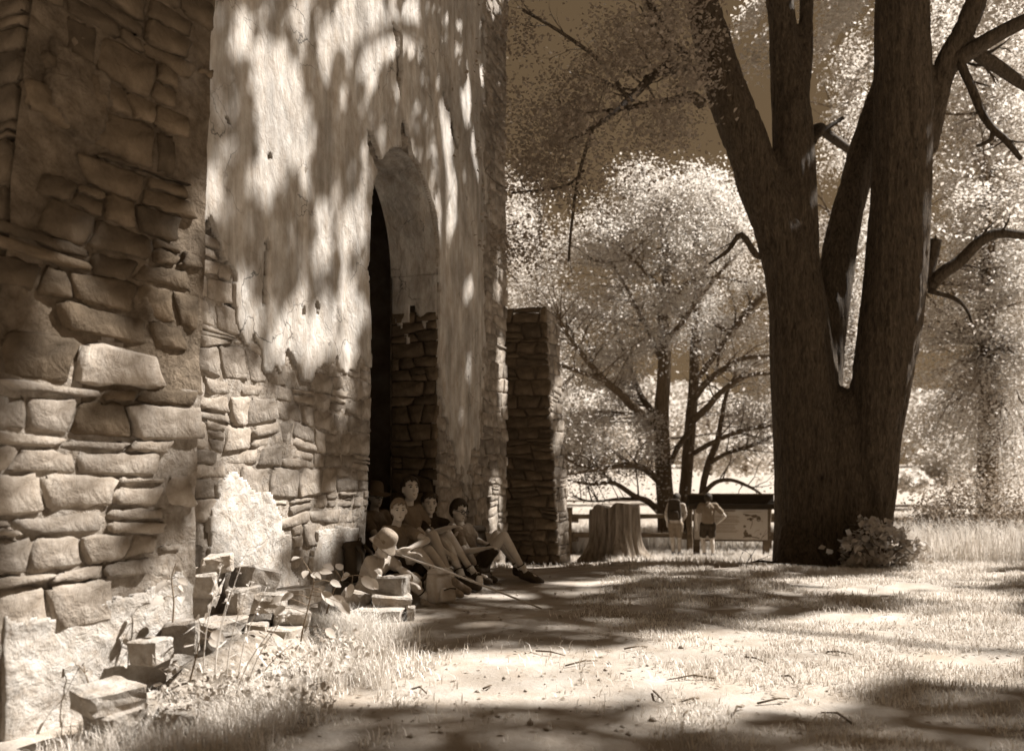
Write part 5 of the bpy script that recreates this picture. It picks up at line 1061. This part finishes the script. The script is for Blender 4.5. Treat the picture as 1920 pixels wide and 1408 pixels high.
# tall flowering stalks, each its own plant
gs_ = random.Random(5)
stalks = [((395, 1330, 4.2), (455, 1050)), ((420, 1340, 4.15), (468, 1090)), ((440, 1320, 4.3), (500, 1100)), ((450, 1335, 4.2), (545, 1140)), ((405, 1345, 4.1), (430, 1110)), ((470, 1310, 4.35), (555, 1200)), ((430, 1350, 4.1), (525, 1160)), ((380, 1330, 4.2), (415, 1060)), ((490, 1330, 4.2), (590, 1215))]
for i, (b_, tpx) in enumerate(stalks):
    Y = b_[2]; p0 = W(*b_); p0.z = gzf(p0.x, p0.y); p1 = W(tpx[0], tpx[1], Y+gs_.uniform(-.1, .15)); mdp = p0.lerp(p1, .5)+Vector((-.03, 0, .02))
    Q, q = smoothpath([p0, mdp, p1], [.0035, .0028, .0015], 4); t = tag(empty('grass_stalk', tuple(p0)), ['tallest dry grass stalk leaning right before the peaked block', 'dry stalk just right of the tallest one', 'dry stalk crossing the mid grey block', 'dry stalk leaning far right under the bright slab', 'upright dry stalk left of the narrow block', 'low stalk reaching towards the leafy weed', 'slanting stalk ending at the leafy weed leaves', 'leftmost dry stalk beside the three stacked blocks', 'rightmost dry stalk bent over the cubic block'][i], 'grass stalk', 'tall grass stalks before the fallen blocks')
    o = mesh('stem', *tube(Q, q, 5), M_grass); o.parent = t; o.matrix_parent_inverse = Matrix.Translation(-p0)
    sd_ = np.array([tuple(Q[-1-int(gs_.random()*3)]+Vector((gs_.uniform(-1, 1), gs_.uniform(-1, 1), gs_.uniform(-1, 1)))*.018) for _ in range(14)]); o = leaves('seed_head', sd_, .016, M_grass, None, 120+i); o.parent = t; o.matrix_parent_inverse = Matrix.Translation(-p0)
    la = [Q[int(len(Q)*q_)] for q_ in (.15, .3, .45)]
    for l_ in la:
        d_ = Vector((gs_.uniform(-1, 1), gs_.uniform(-1, 1), .6)).normalized(); s_ = gs_.uniform(.12, .22); side = d_.cross(Vector((0, 0, 1))).normalized()*.004
        P_ = [l_, l_+d_*s_*.5, l_+d_*s_+Vector((0, 0, -s_*.45))]; V_ = [P_[0]-side, P_[0]+side, P_[1]+side, P_[1]-side, P_[2]]; o = mesh('blade', V_, [(0, 1, 2, 3), (3, 2, 4)], M_grass); o.parent = t; o.matrix_parent_inverse = Matrix.Translation(-p0)
# leafy weeds with large leaves
M_weed = material('weed_leaf', .48, rough=.6, var=.15, scale=12, bump=.2, bscale=40, transl=.25)
M_stem = material('weed_stem', .2, var=.2, bump=.2, warm=.3)
def big_leaf(c, d, nrm, L_, wd, n=5):
    d = Vector(d).normalized(); nrm = Vector(nrm); nrm = (nrm-d*nrm.dot(d)).normalized(); s = d.cross(nrm); V, Fc = [], []
    for i in range(n+1):
        q = i/n; w_ = wd*math.sin(PI*min(1, q*.92+.08))**.8*(1-.25*q) if i < n else .001; cc = Vector(c)+d*L_*q-nrm*L_*.22*q*q
        V += [cc-s*w_*.5+nrm*w_*.14, cc, cc+s*w_*.5+nrm*w_*.14]
    for i in range(n):
        for k in (0, 1): Fc.append((i*3+k, i*3+k+1, (i+1)*3+k+1, (i+1)*3+k))
    return V, Fc
def weed(label, path, Y, lf, group='leafy weeds at the wall foot', lsize=.085, seed=1, cat='weed', nm='leafy_weed', stem_r=.006):
    g = random.Random(seed); P = [W(a, b, Y) for a, b in path]; t = tag(empty(nm, tuple(P[0])), label, cat, group); off = Matrix.Translation(-P[0])
    def put(o): o.parent = t; o.matrix_parent_inverse = off
    Q, q = smoothpath(P, [stem_r*(1-.7*i/(len(P)-1)) for i in range(len(P))], 5); put(mesh('stem', *tube(Q, q, 6), M_stem))
    for (a, b, s_) in lf:
        c = W(a, b, Y+g.uniform(-.06, .06)); k = min(range(len(Q)), key=lambda i: (Q[i]-c).length); d = (c-Q[k]); d = d if d.length > .01 else Vector((g.uniform(-1, 1), -.4, .2))
        put(mesh('leaf_stalk', *tube([Q[k], Q[k].lerp(c, .6)+Vector((0, 0, .01)), c], [.0025, .002, .0016], 4), M_stem))
        dd_ = d.normalized()+Vector((g.uniform(-.3, .3), g.uniform(-.5, .1), -.45)); put(mesh('leaf', *big_leaf(c, dd_, (g.uniform(-.4, .4), -.75, .55), lsize*s_, lsize*s_*.72), M_weed))
weed('tall leafy weed with broad pointed leaves before the bright slab', [(560, 1235), (566, 1190), (575, 1150), (583, 1115), (588, 1085), (568, 1050)], 5.0, [(530, 1120, 1), (535, 1140, 1.1), (550, 1115, 1), (605, 1110, 1.2), (625, 1118, 1.2), (640, 1130, 1), (600, 1070, .9), (562, 1045, .8), (585, 1075, .9), (548, 1150, .9), (610, 1180, 1.0), (575, 1070, .8), (620, 1090, .8)], seed=2)
weed('weed with lobed sunlit leaves reaching over to the bucket hat child', [(612, 1150), (625, 1110), (640, 1085), (665, 1078)], 5.6, [(625, 1066, 1), (655, 1078, 1.1), (680, 1082, 1.3), (690, 1086, 1.2), (628, 1090, .9), (642, 1068, .9), (660, 1095, 1)], seed=3)
weed('slim weed with heart shaped leaves against the pier corner', [(322, 1230), (323, 1180), (326, 1130), (322, 1085), (330, 1055)], 4.3, [(312, 1090, 1.1), (308, 1120, 1.1), (334, 1100, .8), (338, 1118, .8), (330, 1062, .8), (336, 1085, .8)], seed=4, lsize=.075)
weed('low weed with small leaves on the sunlit plaster of the pier', [(196, 1250), (202, 1215), (208, 1190), (212, 1172)], 4.2, [(190, 1205, .8), (222, 1180, .9), (212, 1165, .8), (232, 1198, .8), (200, 1180, .7)], seed=5, lsize=.055)
weed('small weed with two bright leaves at the near pier foot', [(172, 1335), (168, 1290), (160, 1262)], 3.95, [(156, 1248, .9), (166, 1258, .9), (140, 1245, .6)], seed=6, lsize=.055)
weed('spiky sunlit weed at the middle of the heap', [(350, 1300), (368, 1230), (378, 1185)], 4.3, [(385, 1165, 1.1), (398, 1185, 1.2), (372, 1160, 1), (365, 1205, .9), (392, 1200, 1)], seed=7, lsize=.07)
# low leafy ground cover between the blocks
x, y = scatter(2600, -1.75, -.75, 3.7, 5.5); k = fbm(x*4, y*4, 0, 131, 3) > .52; x, y = x[k], y[k]; pts = np.stack([x, y, gz(x, y)+.04+gg.random(len(x))*.16], 1)
tag(leaves('ground_cover', pts, .035, M_weed, None, 132), 'low small leaved ground cover among the fallen blocks', 'ground cover', kind='stuff')
# shrub at the foot of the great trunk and a thicket beyond
def shrub(label, poly, Y, Yd, n, per, rad, size, seed, base, m=None, cat='shrub', group=None):
    t = tag(empty('leafy_shrub', tuple(W(base[0], base[1], Y))), label, cat, group); A, C = clumps(poly, (Y-Yd, Y+Yd), n, per, rad, seed, .2, .03)
    mm(leaves('foliage', A, size, m or M_weed, None, seed), t); b0 = W(base[0], base[1], Y); g = random.Random(seed)
    for c in C[::max(1, len(C)//9)]: mm(mesh('stem', *tube([b0+Vector((g.uniform(-.2, .2), 0, 0)), b0.lerp(Vector(c), .6)+Vector((0, 0, .08)), Vector(c)], [.012, .009, .004], 5), M_stem), t)
shrub('leafy shrub with drooping leaves at the right foot of the great trunk', [(1590, 1010), (1625, 975), (1660, 985), (1700, 1000), (1728, 1020), (1715, 1065), (1650, 1075), (1595, 1065)], 11.6, .35, 34, 26, .16, .11, 601, (1650, 1078))
shrub('dusky thicket behind the tall meadow grass at right', [(1675, 985), (1720, 945), (1790, 905), (1870, 890), (1940, 900), (1940, 1010), (1800, 1030), (1690, 1025)], 16.6, .6, 90, 70, .34, .065, 611, (1800, 1040), M_leaf_dull, group=None)
# pebbles and crumbs of stone on the path
g = np.random.default_rng(151); n = 380; x, y = scatter(n, -1.3, 2.6, 3.7, 10, 1.3); k = bare(x, y) > .2; x, y = x[k], y[k]; s_ = .006+.016*g.random(len(x))**3
O8 = np.array([[1, 0, 0], [0, 1, 0], [-1, 0, 0], [0, -1, 0], [0, 0, 1], [0, 0, -1]], float); V = np.stack([x, y, gz(x, y)+s_*.2], 1)[:, None]+O8[None]*s_[:, None, None]*g.uniform(.6, 1.3, (len(x), 6, 1)); i = np.arange(len(x))[:, None]*6
Ft = np.array([[0, 1, 4], [1, 2, 4], [2, 3, 4], [3, 0, 4], [1, 0, 5], [2, 1, 5], [3, 2, 5], [0, 3, 5]]); tag(mesh('pebbles', V.reshape(-1, 3), (i[:, :, None]+Ft[None]).reshape(-1, 3), M_ground, None, False), 'small pebbles and crumbs of stone on the trodden path', 'pebbles', kind='stuff')
# fallen branch, twigs and loose leaves
fb, _ = branch([W(1380, 1063, 11.9), W(1420, 1052, 12.0), W(1450, 1054, 12.0), W(1530, 1058, 11.8)], [.008, .014, .016, .012], random.Random(8), 7, .7, 5, .05, 1)
tag(mesh('fallen_branch', *fb, M_bark), 'thin fallen branch lying at the left foot of the great trunk', 'branch')
tw = [(1340, 1275, 1250, 1280), (1310, 1312, 1278, 1318), (1280, 1352, 1300, 1338), (1225, 1300, 1245, 1318), (1390, 1330, 1375, 1350), (905, 1296, 922, 1290), (1005, 1225, 1060, 1232), (1060, 1255, 1120, 1242), (1460, 1270, 1490, 1282), (1550, 1222, 1600, 1228), (1420, 1320, 1480, 1312), (1395, 1235, 1440, 1248), (1600, 1365, 1540, 1340), (770, 1300, 800, 1306), (1170, 1222, 1210, 1218)]
for i, (a, b, c, d) in enumerate(tw):
    y0, y1 = 1840/(b-890), 1840/(d-890); p, q = W(a, b, y0), W(c, d, y1); p.z, q.z = gzf(p.x, p.y)+.012, gzf(q.x, q.y)+.012; m_ = p.lerp(q, .5)+Vector((gs_.uniform(-.03, .03), gs_.uniform(-.04, .04), .015))
    tag(mesh('twig', *tube([p, m_, q], [.006, .0055, .003], 5), M_bark2), 'thin dry twig on the path, '+['longest, in the middle of the sunlit earth', 'above the short dark pair near the bottom', 'short, at the lower middle', 'short, slanting near the middle', 'right of the middle, slanting', 'small, left in the sunlit earth', 'at the edge of the middle shadow', 'crossing the middle shadow', 'at the right grass edge', 'out in the right hand grass', 'right, near the lower shadow', 'upper right grass edge', 'in the lower right shadow', 'farthest left near the wild grass', 'just right of the middle shadow'][i], 'twig', 'dry twigs on the path')
n = 900; x, y = scatter(n, -1.2, 3.5, 3.7, 9, 1.2); pts = np.stack([x, y, gz(x, y)+.008], 1)
tag(leaves('leaf_litter', pts, .03, M_leaf_dull, None, 141, flat=6), 'scattered dry leaves and crumbs on the trodden earth', 'leaf litter', kind='stuff')
